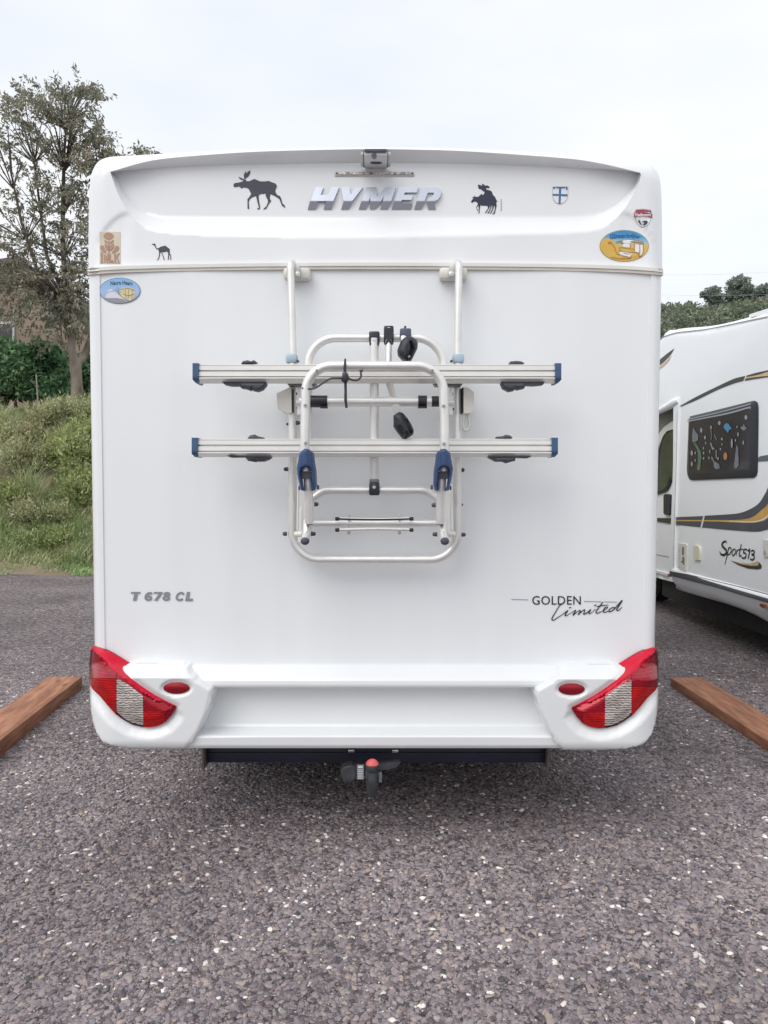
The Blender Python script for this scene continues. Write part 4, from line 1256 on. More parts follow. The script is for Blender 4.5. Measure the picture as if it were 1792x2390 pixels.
for right in (False, True):
    R = lambda P: (lambda Q: np.stack([2 * ZC - 1.5 - Q[:, 0], Q[:, 1] + 2.5], -1) if right else Q)(np.array(P, float))
    relief('bumper_corner', R(CORN), lambda P, r=right: corner_y(P, r), M['bumper'], MH, step=(3.6, 3.6), back=.10, ang=60, creases=[(R(LAMP), True), (R(RIMC), False), (ell(R([REFL[:2]])[0][0], R([REFL[:2]])[0][1], REFL[2] + 1, REFL[3] + 1, 40), True)])
    hous = relief('tail_light', R(LAMP), lambda P, r=right: lamp_y(P, r) + .004, mat('dark_lamp_housing', (.06, .005, .008), .5), MH, step=(6, 6), thick=.02)
    relief('brow', R(brow_area), lambda P, r=right: lamp_y(P, r) - .001, M['redsolid'], hous, step=(4, 4), thick=.01)
    WEDGE = np.array([(272, 1584), (285, 1590), (300, 1599), (316, 1611), (333, 1624), (334, 1692), (322, 1690), (307, 1686), (290, 1677), (272, 1661)])
    wedge = WEDGE
    over = np.array([(272, 1583), (285, 1589), (300, 1598), (316, 1610), (333, 1623), (333, 1617.5), (316, 1606), (300, 1594.5), (285, 1581.5), (272, 1571)])
    relief('red_lens', R(over), lambda P, r=right: lamp_y(P, r) - .0003, M['lens_red'], hous, step=(4, 4), thick=.008)
    relief('clear_lens', R(wedge), lambda P, r=right: lamp_y(P, r) - .0005, M['lens_clear'], hous, step=(4, 4), thick=.008)
    for nm, xa, xb, mt in (('red_lens', 205, 271.2, None), ('red_lens', 333.8, 420, None)):
        reg = clip_poly(lens_area, xa, xb)
        # darker upper field, brighter lower field
        if xa < 300:
            cut = 1583 if not right else 1600
        else:
            cut = 1659
        def clip_y(poly, y0, keep):
            Q = np.array(poly)[:, ::-1]
            Q = clip_poly(Q, y0 if keep > 0 else -1e5, 1e5 if keep > 0 else y0)
            return Q[:, ::-1]
        up_, lo_ = clip_y(reg, cut, -1), clip_y(reg, cut + .7, 1)
        if len(up_) > 2: relief('red_lens', R(up_), lambda P, r=right: lamp_y(P, r) - .0003, M['lens_red'], hous, step=(4, 4), thick=.008)
        if len(lo_) > 2:
            if xa < 300: relief('bright_red_lens', R(lo_), lambda P, r=right: lamp_y(P, r) - .0003, M['lens_bright'], hous, step=(4, 4), thick=.008)
            else:
                mid = clip_poly(lo_, 330, 385)
                rest = clip_poly(lo_, 385.5, 420)
                relief('bright_red_lens', R(mid), lambda P, r=right: lamp_y(P, r) - .0003, M['lens_bright'], hous, step=(4, 4), thick=.008)
                if len(rest) > 2: relief('red_lens', R(rest), lambda P, r=right: lamp_y(P, r) - .0003, M['lens_red'], hous, step=(4, 4), thick=.008)
    ec = R([REFL[:2]])[0]
    def refl_y(P, ec=ec, r=right):
        e = np.hypot((P[:, 0] - ec[0]) / REFL[2], (P[:, 1] - ec[1]) / REFL[3])
        return float(corner_y(np.array([ec]), r)[0]) - .004 - .006 * (1 - np.clip(e, 0, 1) ** 2)
    relief('reflector', ell(ec[0], ec[1], REFL[2], REFL[3], 36), refl_y, M['reflector'], MH, step=(4, 4), thick=.008)

# step beam and tow bar under the bumper
b0, b1 = w(477, 1745, .10), w(1276, 1781, .10)
tb = empty('towbar', tuple(Vector(((b0.x + b1.x) / 2, .12, .35))))
tb.parent = MH; tb.location = Vector(((b0.x + b1.x) / 2, .12, .35)) - MH.location
bm = bmesh.new()
zb0, zb1 = float(W(800, 1781, .06)[2]), float(W(800, 1738, .06)[2])
xa, xb = float(W(482, 1760, .06)[0]), float(W(1272, 1760, .06)[0])
box(bm, ((xa + xb) / 2, .09, (zb0 + zb1) / 2), (xb - xa, .06, zb1 - zb0), .006)
box(bm, ((xa + xb) / 2, .058, float(W(800, 1757, .06)[2])), (xb - xa - .01, .012, .004), .001)
finish(bm, 'cross_beam', M['beam'], tb)
for px in (478.5, 1275):
    z0, z1 = float(W(px, 1789, .06)[2]), float(W(px, 1738, .06)[2])
    boxo('end_plate', (float(W(px, 1760, .06)[0]), .08, (z0 + z1) / 2), (.009, .11, z1 - z0), mat('grey_brown_bracket', (.10, .085, .08), .6, var=.3), tb, .001)
for px in (820, 922):
    c = w(px, 1749, .05)
    boxo('bolt_plate', c + Vector((0, -.012, 0)), (.026, .02, .012), M['steel'], tb, .003)
TG = mat('grey_black_cast_metal', (.045, .048, .055), .5, var=.3, vscale=30, bump=.1)
c = w(815, 1801, -.05)
bm = bmesh.new()
bmesh.ops.create_cone(bm, cap_ends=True, segments=28, radius1=.037, radius2=.033, depth=.05, matrix=Matrix.Translation(c) @ Matrix.Rotation(math.pi / 2, 4, 'X'))
bmesh.ops.bevel(bm, geom=[e for e in bm.edges if e.calc_face_angle(0) > .8], offset=.006, segments=3, affect='EDGES')
finish(bm, 'socket', TG, tb)
relief('warning_label', rect(833, 1785, 849, 1819), -.085, M['greyprint'], tb, thick=.002)
strokes('label_print', [([(835, 1789 + k * 4), (847, 1789 + k * 4)], 1.3) for k in range(2, 8)] + [([(836, 1790), (846, 1790)], 4)], -.0865, M['whiteprint'], tb, sm=False)
boxo('bracket', w(833, 1795, -.04), (.07, .05, .045), M['underbody'], tb, .004)
relief('arm', [(884, 1783), (922, 1778), (935, 1779), (927, 1790), (905, 1797), (884, 1797)], -.06, TG, tb, thick=.03)
p = [w(868, 1848, -.10), w(869, 1835, -.135), w(869, 1815, -.145), w(868.5, 1800, -.145)]
bm = bmesh.new(); tube(bm, p, [.020, .021, .019, .016], 16)
bmesh.ops.create_uvsphere(bm, u_segments=24, v_segments=14, radius=.0255, matrix=Matrix.Translation(w(868.5, 1789, -.145)))
finish(bm, 'tow_ball', TG, tb, recalc=True)
bm = bmesh.new()
bmesh.ops.create_uvsphere(bm, u_segments=24, v_segments=16, radius=.0272, matrix=Matrix.Translation(w(868.5, 1788, -.146)))
bmesh.ops.bisect_plane(bm, geom=bm.verts[:] + bm.edges[:] + bm.faces[:], plane_co=w(868.5, 1783, -.146), plane_no=(0, 0, -1), clear_outer=True)
finish(bm, 'ball_cap', mat('faded_red_cap', (.62, .10, .10), .5, var=.15, vscale=40), tb)
boxo('pivot', w(868, 1806, -.10), (.052, .05, .03), TG, tb, .006)
relief('warning_label', rect(884, 1802, 891, 1826), -.07, M['greyprint'], tb, thick=.002)

# reversing camera and brake-light bar
yc = -.035
cm = empty('reversing_camera'); cm.parent = MH; cm.location = w(877, 367, 0) - MH.location
def cam_y(P):
    t = (P[:, 1] - 352) / 36
    return yc - .030 + .012 * np.clip(.3 - t, 0, 1) + .105 * np.clip(t, 0, 1) ** 3
SILV = mat('silver_grey_casing', (.64, .64, .65), .42, metal=.15, var=.05, vscale=30)
hs_ = relief('casing', rrect(849.5, 352, 904, 388, 3), cam_y, SILV, cm, step=(6, 3), thick=.02)
relief('sun_hood', rrect(850.5, 347.5, 902.5, 353.5, 2), yc - .036, M['darkgrey'], cm, thick=.01)
boxo('hood_plate', w(876.5, 349.8, yc - .03) + Vector((0, .035, 0)), (.086, .065, .002), M['darkgrey'], cm, .0005)
for xa, xb in ((842, 848), (905, 911)): relief('side_cap', rrect(xa, 355, xb, 385, 2.4), lambda P: cam_y(P) + .012, SILV, cm, step=(3, 4), thick=.02)
for xa, xb in ((847.6, 850), (903, 905.4)): relief('gap_strip', rect(xa, 351, xb, 386), lambda P: cam_y(P) + .006, M['black'], cm, step=(3, 4), thick=.02)
relief('lens', ell(873, 362.5, 6.2, 6.4, 24), yc - .046, mat('blue_black_lens', (.03, .03, .07), .12, coat=1), cm, thick=.012)
relief('slot', [(863, 376.5), (878, 375.5), (892, 376.3), (884, 378.4), (872, 378.4)], yc + .006, M['darkgrey'], cm, thick=.02)
bl = relief('brake_light', rrect(781, 400.5, 967, 412.5, 4), lambda P: .054 + .004 * np.abs((P[:, 1] - 406) / 6) ** 2, M['grey_plastic'], MH, step=(12, 3), back=.074)
relief('lens_strip', rrect(790, 401.6, 958, 406.8, 2), .0515, mat('led_strip', (.55, .50, .48), .2, coat=1, cols=[(.10, .08, .08), (.45, .40, .38), (.95, .93, .92)], vscale=90, detail=2), bl, thick=.003)
bmx = M['black']
for px in (786, 962): relief('screw', ell(px, 404, 2.2, 1.8, 12), .0505, bmx, bl, thick=.003)

# raised chrome lettering
LT = {
 'h': [(85, 325), (110, 240), (172, 80), (258, 80), (226, 165), (312, 165), (345, 80), (432, 80), (365, 240), (350, 325), (262, 325), (288, 232), (200, 232), (175, 325)],
 'y': [(455, 80), (545, 80), (560, 160), (612, 80), (695, 80), (575, 235), (540, 325), (453, 325), (482, 240)],
 'm': [(648, 325), (680, 235), (738, 80), (843, 80), (848, 188), (952, 80), (1060, 80), (995, 270), (970, 325), (888, 325), (930, 182), (840, 318), (822, 325), (775, 325), (778, 182), (730, 325)],
 'e': [(1012, 325), (1043, 230), (1098, 80), (1312, 80), (1290, 138), (1160, 138), (1149, 168), (1250, 168), (1233, 220), (1128, 220), (1113, 258), (1245, 258), (1228, 325)],
 'r': [(1262, 325), (1295, 225), (1350, 80), (1510, 80), (1550, 95), (1565, 130), (1556, 175), (1530, 212), (1484, 240), (1502, 325), (1420, 325), (1405, 228), (1381, 228), (1345, 325)]}
def chrome_y(P):
    ys = 420 + 232 / 4.74
    base = cap_y(np.array([[877, 465.]]))[0]
    d = (P[:, 1] - ys)
    up_ = base - .0025 - .0120 * np.clip(1 + d / 50., 0, 1)
    dn_ = base - .0025 - .0120 * np.clip(1 - d / 21., 0, 1)
    return np.where(d < 0, up_, dn_)
badge = empty('badge'); badge.parent = MH; badge.location = w(870, 460, .07) - MH.location
for k, pts in LT.items():
    P = zc(pts, 700, 420, 4.74)
    if k == 'r':
        P = zc([(1262, 325), (1295, 225), (1350, 80), (1510, 80), (1550, 95), (1565, 130), (1556, 175), (1530, 212), (1484, 240), (1502, 325), (1420, 325), (1405, 228), (1396, 228), (1478, 163), (1482, 140), (1416, 140), (1394, 190), (1381, 228), (1345, 325)], 700, 420, 4.74)
    relief('letter', P, chrome_y, M['chrome'], badge, step=(3.0, 1.6), thick=.006, ang=12)

# vinyl animals and stickers
OFF = lambda d=.0016: (lambda P: cap_y(P) - d)
moose = [(225, 490), (235, 450), (270, 432), (350, 422), (430, 398), (440, 380), (400, 365), (355, 340), (340, 310), (348, 295), (370, 318), (405, 325), (440, 355), (455, 330), (448, 240), (465, 230), (480, 190), (492, 180), (500, 215), (520, 215), (545, 170), (555, 190), (590, 155), (585, 230), (550, 290), (500, 325), (462, 350), (470, 375), (490, 350), (505, 395), (570, 395), (640, 360), (685, 345), (740, 375), (810, 400), (900, 398), (985, 388), (1060, 420), (1130, 445), (1160, 490), (1172, 530), (1150, 510), (1140, 570), (1122, 590), (1140, 650), (1180, 700), (1225, 712), (1250, 760), (1280, 870), (1325, 910), (1345, 970), (1270, 920), (1250, 870), (1215, 780), (1120, 715), (1020, 670), (1008, 750), (1015, 790), (1040, 815), (985, 890), (945, 960), (930, 990), (870, 1000), (880, 975), (930, 940), (970, 850), (965, 800), (925, 720), (915, 655), (880, 668), (830, 665), (770, 690), (770, 780), (795, 920), (800, 975), (780, 998), (735, 1000), (740, 985), (775, 960), (745, 850), (710, 710), (620, 745), (570, 790), (555, 850), (565, 980), (550, 995), (530, 985), (528, 780), (570, 730), (608, 670), (580, 610), (540, 545), (440, 525), (420, 548), (385, 545), (365, 515), (340, 508), (270, 525), (235, 517)]
relief('moose_decal', zc(moose, 520, 380, 9.217), OFF(), M['decal'], MH, thick=.0012, smooth=False)['label'] = 'charcoal walking moose silhouette left of the chrome letters'
pair = [(262, 700), (300, 640), (345, 590), (300, 560), (350, 550), (390, 500), (400, 550), (500, 540), (550, 500), (590, 450), (620, 460), (640, 490), (660, 480), (710, 390), (640, 345), (590, 300), (510, 280), (485, 155), (520, 150), (620, 190), (625, 115), (680, 150), (740, 190), (790, 165), (800, 190), (850, 200), (862, 265), (800, 255), (735, 262), (770, 310), (900, 345), (940, 390), (970, 480), (1040, 550), (1085, 650), (1128, 705), (1090, 680), (1080, 790), (1098, 810), (1070, 920), (1030, 1080), (1000, 1100), (945, 1100), (990, 1065), (1035, 930), (1035, 850), (1010, 820), (990, 920), (930, 1050), (900, 1080), (865, 1080), (900, 1040), (950, 930), (955, 850), (930, 800), (920, 900), (850, 1050), (830, 1075), (785, 1070), (830, 1020), (890, 900), (890, 850), (870, 800), (870, 880), (800, 980), (750, 1060), (710, 1062), (740, 1020), (820, 900), (790, 830), (600, 825), (570, 800), (545, 950), (535, 1065), (490, 1068), (515, 1030), (515, 830), (440, 880), (495, 990), (480, 1005), (430, 880), (480, 800), (480, 740), (420, 690), (350, 700), (300, 740)]
dd = relief('elk_decal', zc(pair, 1080, 420, 13.825), OFF(), M['decal2'], MH, thick=.0012, smooth=False)
dd['label'] = 'blue-black silhouette of two elk right of the chrome letters'
strokes('small_print', [([(1168 + (k % 2) * .6, 466 + k * 3.9), (1171.2, 466 + k * 3.9)], 1.3) for k in range(7)] + [([(1168.2, 466 + k * 3.9 + 1.3), (1168.2 + 2.2, 466 + k * 3.9 + 1.3)], .7) for k in range(7)], OFF(), M['greyprint'], dd, sm=False)
camel = [(1135, 315), (1160, 305), (1200, 305), (1205, 335), (1215, 370), (1250, 395), (1300, 362), (1340, 352), (1385, 340), (1430, 375), (1465, 400), (1468, 440), (1465, 480), (1490, 520), (1492, 600), (1478, 605), (1480, 530), (1460, 505), (1445, 600), (1430, 605), (1440, 520), (1440, 480), (1415, 445), (1370, 460), (1322, 460), (1350, 530), (1370, 590), (1378, 602), (1358, 602), (1340, 540), (1310, 465), (1292, 465), (1285, 520), (1265, 590), (1245, 606), (1225, 604), (1250, 590), (1270, 520), (1272, 455), (1255, 415), (1215, 395), (1190, 350), (1175, 330)]
relief('camel_decal', zc(camel, 210, 530, 7.9), OFF(), M['decal'], MH, thick=.0012, smooth=False)['label'] = 'small black camel silhouette above the seam'

# flower sticker
st = relief('flower_sticker', rect(232.5, 541, 281, 616), OFF(.0012), mat('yellowed_film', (.60, .53, .43), .5, var=.10, vscale=12), MH, step=(8, 10), thick=.0008)
st['label'] = 'faded brown flower sticker on yellowed film'
BR = mat('faded_brown_print', (.40, .235, .165), .55, var=.12, vscale=50)
Z5 = lambda pts: zc(pts, 210, 530, 7.9)
decal('flower_print', [Z5(ell(340, 165, 93, 65, 28)), Z5([(260, 235), (325, 262), (328, 310), (285, 290), (262, 265)]), Z5([(435, 232), (368, 265), (366, 312), (405, 290), (432, 262)]),
    Z5([(268, 300), (328, 335), (332, 440), (295, 420), (270, 350)]), Z5([(437, 295), (366, 335), (362, 440), (405, 415), (435, 350)]),
    Z5([(178, 370), (205, 335), (245, 345), (300, 480), (240, 460), (195, 420)]), Z5([(535, 370), (505, 345), (465, 350), (392, 485), (450, 468), (515, 425)]),
    Z5([(338, 235), (352, 235), (356, 600), (338, 600)]), Z5([(308, 470), (330, 500), (338, 600), (326, 600)]), Z5([(385, 490), (368, 510), (358, 600), (368, 600)])], OFF(.0024), BR, st)
decal('letter_print', [Z5([(195, 455), (232, 475), (232, 645), (195, 645)]), Z5([(255, 645), (255, 500), (280, 500), (330, 590), (330, 645), (305, 645), (278, 590), (278, 645)]),
    Z5([(440, 500), (475, 480), (475, 645), (440, 645)]), Z5([(480, 560), (515, 480), (545, 475), (500, 560), (550, 655), (515, 655)]), Z5([(345, 610), (420, 610), (425, 645), (345, 645)]),
    Z5([(180, 655), (545, 655), (545, 662), (180, 662)])], OFF(.0026), BR, st)

# blue oval sticker (left, under the seam)
lay = lambda k: (lambda P: wall_y(P) - .0012 - .0004 * k)
def ramp_mat(name, stops, axis=2, lo=0, hi=1, rough=.4):
    m = bpy.data.materials.new(name); m.use_nodes = True
    n, l = m.node_tree.nodes, m.node_tree.links
    b = n['Principled BSDF']; tc = n.new('ShaderNodeTexCoord'); sp = n.new('ShaderNodeSeparateXYZ'); mr = n.new('ShaderNodeMapRange'); r = n.new('ShaderNodeValToRGB')
    l.new(tc.outputs['Object'], sp.inputs[0]); l.new(sp.outputs[axis], mr.inputs['Value'])
    mr.inputs['From Min'].default_value = lo; mr.inputs['From Max'].default_value = hi
    l.new(mr.outputs[0], r.inputs[0])
    e = r.color_ramp.elements
    e[0].position, e[0].color = stops[0][0], (*stops[0][1], 1); e[1].position, e[1].color = stops[-1][0], (*stops[-1][1], 1)
    for p_, c_ in stops[1:-1]: x = e.new(p_); x.color = (*c_, 1)
    l.new(r.outputs[0], b.inputs['Base Color']); b.inputs['Roughness'].default_value = rough
    return m
za, zb_ = float(W(279, 708, 0)[2]), float(W(279, 648, 0)[2])
ov = relief('oval_sticker', ell(279.4, 678.4, 48, 30.2, 48), lay(0), mat('blue_sticker_rim', (.10, .22, .42), .4), MH, step=(6, 6), thick=.0008)
ov['label'] = 'blue oval sticker with a caravan below the seam at left'
decal('sky_print', [ell(279.4, 678.4, 46.4, 28.8, 48)], lay(1.5), ramp_mat('blue_to_violet_print', [(0, (.33, .32, .48)), (.45, (.36, .50, .74)), (1, (.22, .46, .74))], 2, za, zb_), ov)
decal('ground_print', [Z5([(240, 1305), (320, 1312), (480, 1310), (600, 1330), (690, 1380), (640, 1396), (540, 1405), (430, 1395), (330, 1360)])], lay(2), mat('grey_ground_print', (.28, .28, .31), .5), ov)
decal('hill_print', [Z5([(275, 1295), (300, 1240), (350, 1205), (420, 1190), (480, 1210), (520, 1250), (600, 1300), (700, 1375), (620, 1330), (480, 1308), (320, 1310)]), Z5([(300, 1180), (380, 1140), (430, 1165), (360, 1190)])], lay(2.4), mat('pale_hill_print', (.68, .66, .74), .5), ov)
decal('caravan_print', [Z5([(560, 1150), (600, 1120), (700, 1110), (790, 1135), (825, 1200), (820, 1290), (760, 1355), (700, 1350), (600, 1300), (540, 1240)])], lay(2.8), mat('cream_caravan_print', (.68, .56, .33), .5, var=.15, vscale=90), ov)
strokes('caravan_lines', [(Z5([(560, 1155), (700, 1130), (820, 1170)]), 1.6), (Z5([(650, 1150), (650, 1310)]), 1.0), (Z5([(705, 1150), (700, 1340)]), 1.0), (Z5([(775, 1160), (770, 1350)]), 1.0), (Z5([(460, 1150), (520, 1200), (560, 1260), (640, 1320), (720, 1365)]), 1.4), (Z5([(500, 1110), (530, 1160), (510, 1200)]), 1.2), (Z5([(600, 1230), (690, 1260), (810, 1240)]), 1.0)], lay(3.2), mat('olive_line_print', (.20, .20, .12), .5), ov)
lettering('sticker_text', 'Nacre Hears', (257.5, 654.5, 309, 664.5), lay(3.4), mat('dark_teal_print', (.02, .09, .14), .5), ov, bold=.02, arc=2.0)

# yellow and blue oval sticker (right, above the seam)
Z4 = lambda pts: zc(pts, 1270, 420, 6.144)
ov = relief('oval_sticker', ell(1456.8, 573.8, 57.6, 37.2, 52), OFF(.0012), mat('ochre_sticker_rim', (.42, .33, .10), .4), MH, step=(6, 6), thick=.0008)
ov['label'] = 'yellow and blue oval sticker with a camper drawing at right'
za, zb_ = float(W(1456, 611, 0)[2]), float(W(1456, 537, 0)[2])
decal('sky_print', [ell(1456.8, 573.8, 56, 35.8, 52)], OFF(.0022), ramp_mat('yellow_to_blue_print', [(0, (.62, .40, .09)), (.56, (.70, .46, .10)), (.72, (.30, .52, .58)), (.86, (.06, .34, .62)), (1, (.04, .26, .55))], 2, za, zb_), ov)
decal('dune_print', [Z4([(815, 900), (850, 850), (900, 830), (960, 850), (1010, 900), (1040, 1000), (900, 1050), (830, 1020)])], OFF(.0025), mat('ochre_print', (.68, .42, .08), .5), ov)
decal('camper_print', [Z4([(1110, 870), (1180, 855), (1270, 862), (1270, 900), (1140, 905), (1105, 890)]), Z4([(1130, 915), (1225, 908), (1225, 970), (1120, 955)]), Z4([(1300, 925), (1365, 930), (1365, 1040), (1300, 1030)]), Z4([(1080, 1020), (1200, 1040), (1270, 1060), (1220, 1110), (1140, 1085), (1075, 1060)]), Z4([(1375, 935), (1415, 935), (1412, 1060), (1380, 1090)])], OFF(.0028), M['whiteprint'], ov)
OR = mat('rust_line_print', (.40, .17, .05), .5)
strokes('camper_lines', [(Z4([(1020, 890), (1110, 870), (1200, 850), (1320, 862), (1425, 890)]), 1.2), (Z4([(1240, 885), (1330, 895), (1425, 912)]), 3.2), (Z4([(1235, 905), (1232, 1000)]), 1.3), (Z4([(1290, 905), (1292, 1030)]), 1.3), (Z4([(1370, 915), (1370, 1050)]), 1.3), (Z4([(1420, 900), (1425, 1000), (1390, 1100)]), 1.3), (Z4([(960, 905), (1010, 970), (1040, 1050), (1090, 1075)]), 1.5),
    (Z4([(1100, 965), (1200, 985), (1290, 990)]), 1.2), (Z4([(1075, 1015), (1180, 1035), (1290, 1035), (1345, 1050)]), 1.4), (Z4([(1140, 1050), (1180, 1060), (1240, 1060)]), 1.2), (Z4([(1120, 1090), (1200, 1100), (1225, 1120), (1260, 1070)]), 1.3), (Z4([(1350, 1050), (1365, 1100), (1400, 1080)]), 2.2)], OFF(.0031), OR, ov)
decal('shovel_print', [Z4([(915, 888), (965, 888), (968, 915), (918, 918)])], OFF(.0031), OR, ov)
strokes('camper_lines', [(Z4([(1030, 910), (1080, 890), (1130, 880)]), 1.2), (Z4([(1090, 900), (1140, 912)]), 1.6), (Z4([(1080, 960), (1090, 1000), (1075, 1030)]), 1.2)], OFF(.0034), mat('green_line_print', (.07, .20, .15), .5), ov)
lettering('sticker_text', 'Günnschrlöw', (1423, 544.5, 1494, 556), OFF(.0031), mat('deep_blue_print', (.01, .09, .30), .5), ov, bold=.03, shear=.2, arc=2.5)
lettering('sticker_text', 'wohnmobilreisen 111', (1425, 601, 1486, 606), OFF(.0031), OR, ov, bold=.02, arc=-4.0)

# shield with blue cross
sh = relief('shield_sticker', Z4([(118, 95), (345, 95), (342, 240), (320, 290), (280, 330), (225, 350), (170, 335), (135, 290), (118, 230)]), OFF(.0012), mat('grey_shield_rim', (.42, .44, .47), .5), MH, thick=.0008)
sh['label'] = 'small white shield sticker with a blue cross'
decal('shield_field', [Z4([(123, 99), (340, 99), (337, 238), (315, 286), (278, 325), (225, 344), (172, 329), (140, 286), (123, 230)])], OFF(.0022), M['whiteprint'], sh)
decal('cross_print', [Z4([(212, 110), (246, 110), (236, 342), (205, 342)]), Z4([(120, 198), (334, 205), (334, 238), (120, 226)]), Z4([(126, 98), (336, 98), (334, 108), (126, 108)]), Z4(ell(143, 118, 16, 14, 12)), Z4(ell(322, 124, 14, 22, 12)), Z4([(170, 108), (300, 108), (296, 122), (176, 120)])], OFF(.0025), M['blueprint'], sh)

# crest with red banner
cr = relief('crest_sticker', Z4([(1315, 418), (1420, 412), (1530, 425), (1545, 470), (1552, 545), (1530, 550), (1510, 620), (1470, 665), (1415, 682), (1365, 665), (1325, 620), (1300, 545), (1288, 520), (1290, 475)]), OFF(.0012), mat('grey_crest_rim', (.45, .44, .48), .5), MH, thick=.0008)
cr['label'] = 'small crest sticker with a dark red banner'
decal('crest_field', [Z4([(1308, 548), (1525, 552), (1503, 615), (1465, 658), (1415, 674), (1370, 658), (1332, 615)])], OFF(.0022), M['whiteprint'], cr)
decal('banner_print', [Z4([(1290, 468), (1420, 455), (1552, 488), (1548, 548), (1420, 520), (1288, 528)]), Z4([(1312, 432), (1420, 424), (1532, 440), (1534, 462), (1420, 446), (1312, 456)])], OFF(.0024), M['redprint'], cr)
lettering('banner_text', 'Friedlmotors', (1482, 497.5, 1519, 505), OFF(.0034), M['whiteprint'], cr, bold=.03)
decal('bird_print', [Z4([(1345, 590), (1370, 575), (1385, 620), (1400, 640), (1370, 630)]), Z4([(1400, 590), (1460, 580), (1490, 600), (1470, 630), (1440, 650), (1415, 650), (1440, 610)])], OFF(.0026), M['darkgrey'], cr)

# model name and script lettering on the rear wall
Z7 = lambda pts: zc(pts, 280, 1360, 8.295)
ml = empty('model_lettering'); ml.parent = MH; ml.location = w(378, 1392, 0) - MH.location
for pp in ([(212, 178), (398, 178), (388, 216), (342, 216), (316, 350), (246, 350), (276, 216), (206, 216)], [(655, 178), (825, 178), (822, 208), (722, 350), (652, 350), (752, 216), (648, 216)], [(1292, 178), (1358, 178), (1334, 306), (1412, 308), (1404, 356), (1258, 356)]): decal('letter', [Z7(pp)], lay(0), M['greyprint'], ml)
ml['label'] = 'heavy slanted grey model lettering low on the left'
loop = lambda cx_, cy_, rx, ry, sh_=.12: [(cx_ + rx * math.cos(a) - sh_ * ry * math.sin(a), cy_ + ry * math.sin(a)) for a in np.linspace(0, 2 * math.pi, 17)]
strokes('figure', [(Z7(loop(548, 298, 52, 34)), 5.2), (Z7([(490, 300), (505, 245), (548, 206), (600, 205), (618, 216)]), 5.4)], lay(.3), M['greyprint'], ml)
strokes('figure', [(Z7(loop(908, 222, 48, 24)), 4.7), (Z7(loop(894, 300, 54, 32)), 5.0)], lay(.3), M['greyprint'], ml)
strokes('letter', [(Z7([(1234, 232), (1210, 204), (1172, 198), (1128, 220), (1098, 268), (1098, 310), (1130, 333), (1176, 331), (1216, 312)]), 5.0)], lay(.3), M['greyprint'], ml)
gl = lettering('script_lettering', 'GOLDEN', (1242, 1391, 1355.5, 1411.5), lay(0), M['ink'], MH, bold=.004, spacing=1.06)
gl['label'] = 'fine black lettering over a handwritten word low on the right'
Z6 = lambda pts: zc(pts, 1180, 1370, 5.53)
strokes('handwriting', [(Z6([(722, 222), (690, 250), (640, 330), (598, 405), (612, 430), (665, 400), (740, 350), (805, 300)]), [2.4, 2.0, 2.2, 2.6, 2.4, 2.0, 1.6, 2.4]), (Z6([(805, 300), (775, 345), (768, 372), (800, 362), (850, 330), (905, 298), (882, 338), (866, 368)]), [2.6, 2.6, 2.4, 1.4, 1.4, 2.6, 2.6]),
    (Z6([(866, 368), (905, 335), (955, 300), (960, 318), (936, 358), (970, 325), (1018, 292), (1020, 312), (1005, 350), (1030, 345), (1065, 320), (1100, 288)]), [2.6, 1.6, 2.6, 2.6, 1.8, 2.4, 2.6, 2.0]), (Z6([(1100, 288), (1078, 325), (1078, 345), (1110, 330), (1160, 285)]), [2.6, 2.6, 1.5, 1.5]),
    (Z6([(1255, 195), (1205, 262), (1166, 322), (1185, 338), (1240, 315), (1292, 288), (1318, 262), (1290, 262), (1262, 300), (1278, 328), (1330, 308)]), [2.6, 2.6, 2.6, 1.6, 1.8, 2.4, 2.6, 1.6]), (Z6([(1408, 262), (1365, 272), (1332, 305), (1348, 320), (1395, 292), (1445, 235), (1506, 172)]), [2.4, 2.4, 2.6, 2.4, 2.2, 3.4]),
    (Z6([(1506, 172), (1450, 262), (1432, 296), (1456, 302), (1502, 262)]), [3.2, 2.6, 2.4, 1.4]), (Z6([(818, 270), (846, 262)]), 2.6), (Z6([(1142, 240), (1170, 230)]), 2.4), (Z6([(1170, 252), (1250, 240), (1328, 232)]), [1.6, 2.4, 1.6])], lay(.6), mat('brown_black_print', (.022, .010, .010), .5), gl)
for a_, b2_ in (((75, 158), (290, 166)), ((1010, 185), (1240, 190)), ((1265, 191), (1437, 195))): strokes('rule_line', [(Z6([a_, b2_]), 1.6)], lay(0), M['linegrey'], gl, sm=False)

# ------------------------------------------------------------------ bicycle rack on the rear wall
BR_ = empty('bike_rack', tuple(w(873, 1180, -.1)))
tag(BR_, 'folded aluminium bicycle rack with two rails mounted on the back of the motorhome', 'bike rack')
YM, YR, YC, YF = -.085, -.15, -.215, -.30      # wall frame, inner hoops, rails, front hoop
def wp(pts):                                      # (px, py, y)
    return [w(a, b_, c_) for a, b_, c_ in pts]
# main wall frame: two stiles joined by the bottom loop
tubeo('frame', rounded(wp([(683, 846, YM), (682, 1306, YM), (1068, 1306, YM), (1067, 846, YM)]), .105, 12), .0168, M['alu'], BR_, n=20)
for px, pxb in ((678, 684), (1071, 1067)):
    tubeo('upper_tube', rounded([w(px + (6 if px < 800 else -6), 634, .0), w(px + (4 if px < 800 else -4), 612, -.035)] + wp([(px, 619, YM + .005), (pxb, 842, YM)]), [.02, .025, .03, .02], 6), .0146, M['alu'], BR_, n=18)
    s = boxo('collar', w(pxb - (3 if px < 800 else -2), 838, YM), (.044, .046, .034), M['skyblue'], BR_, .008)
    boxo('bolt', w(pxb + (11 if px < 800 else -14), 843, YM - .02), (.009, .02, .009), M['darkgrey'], s, .003)
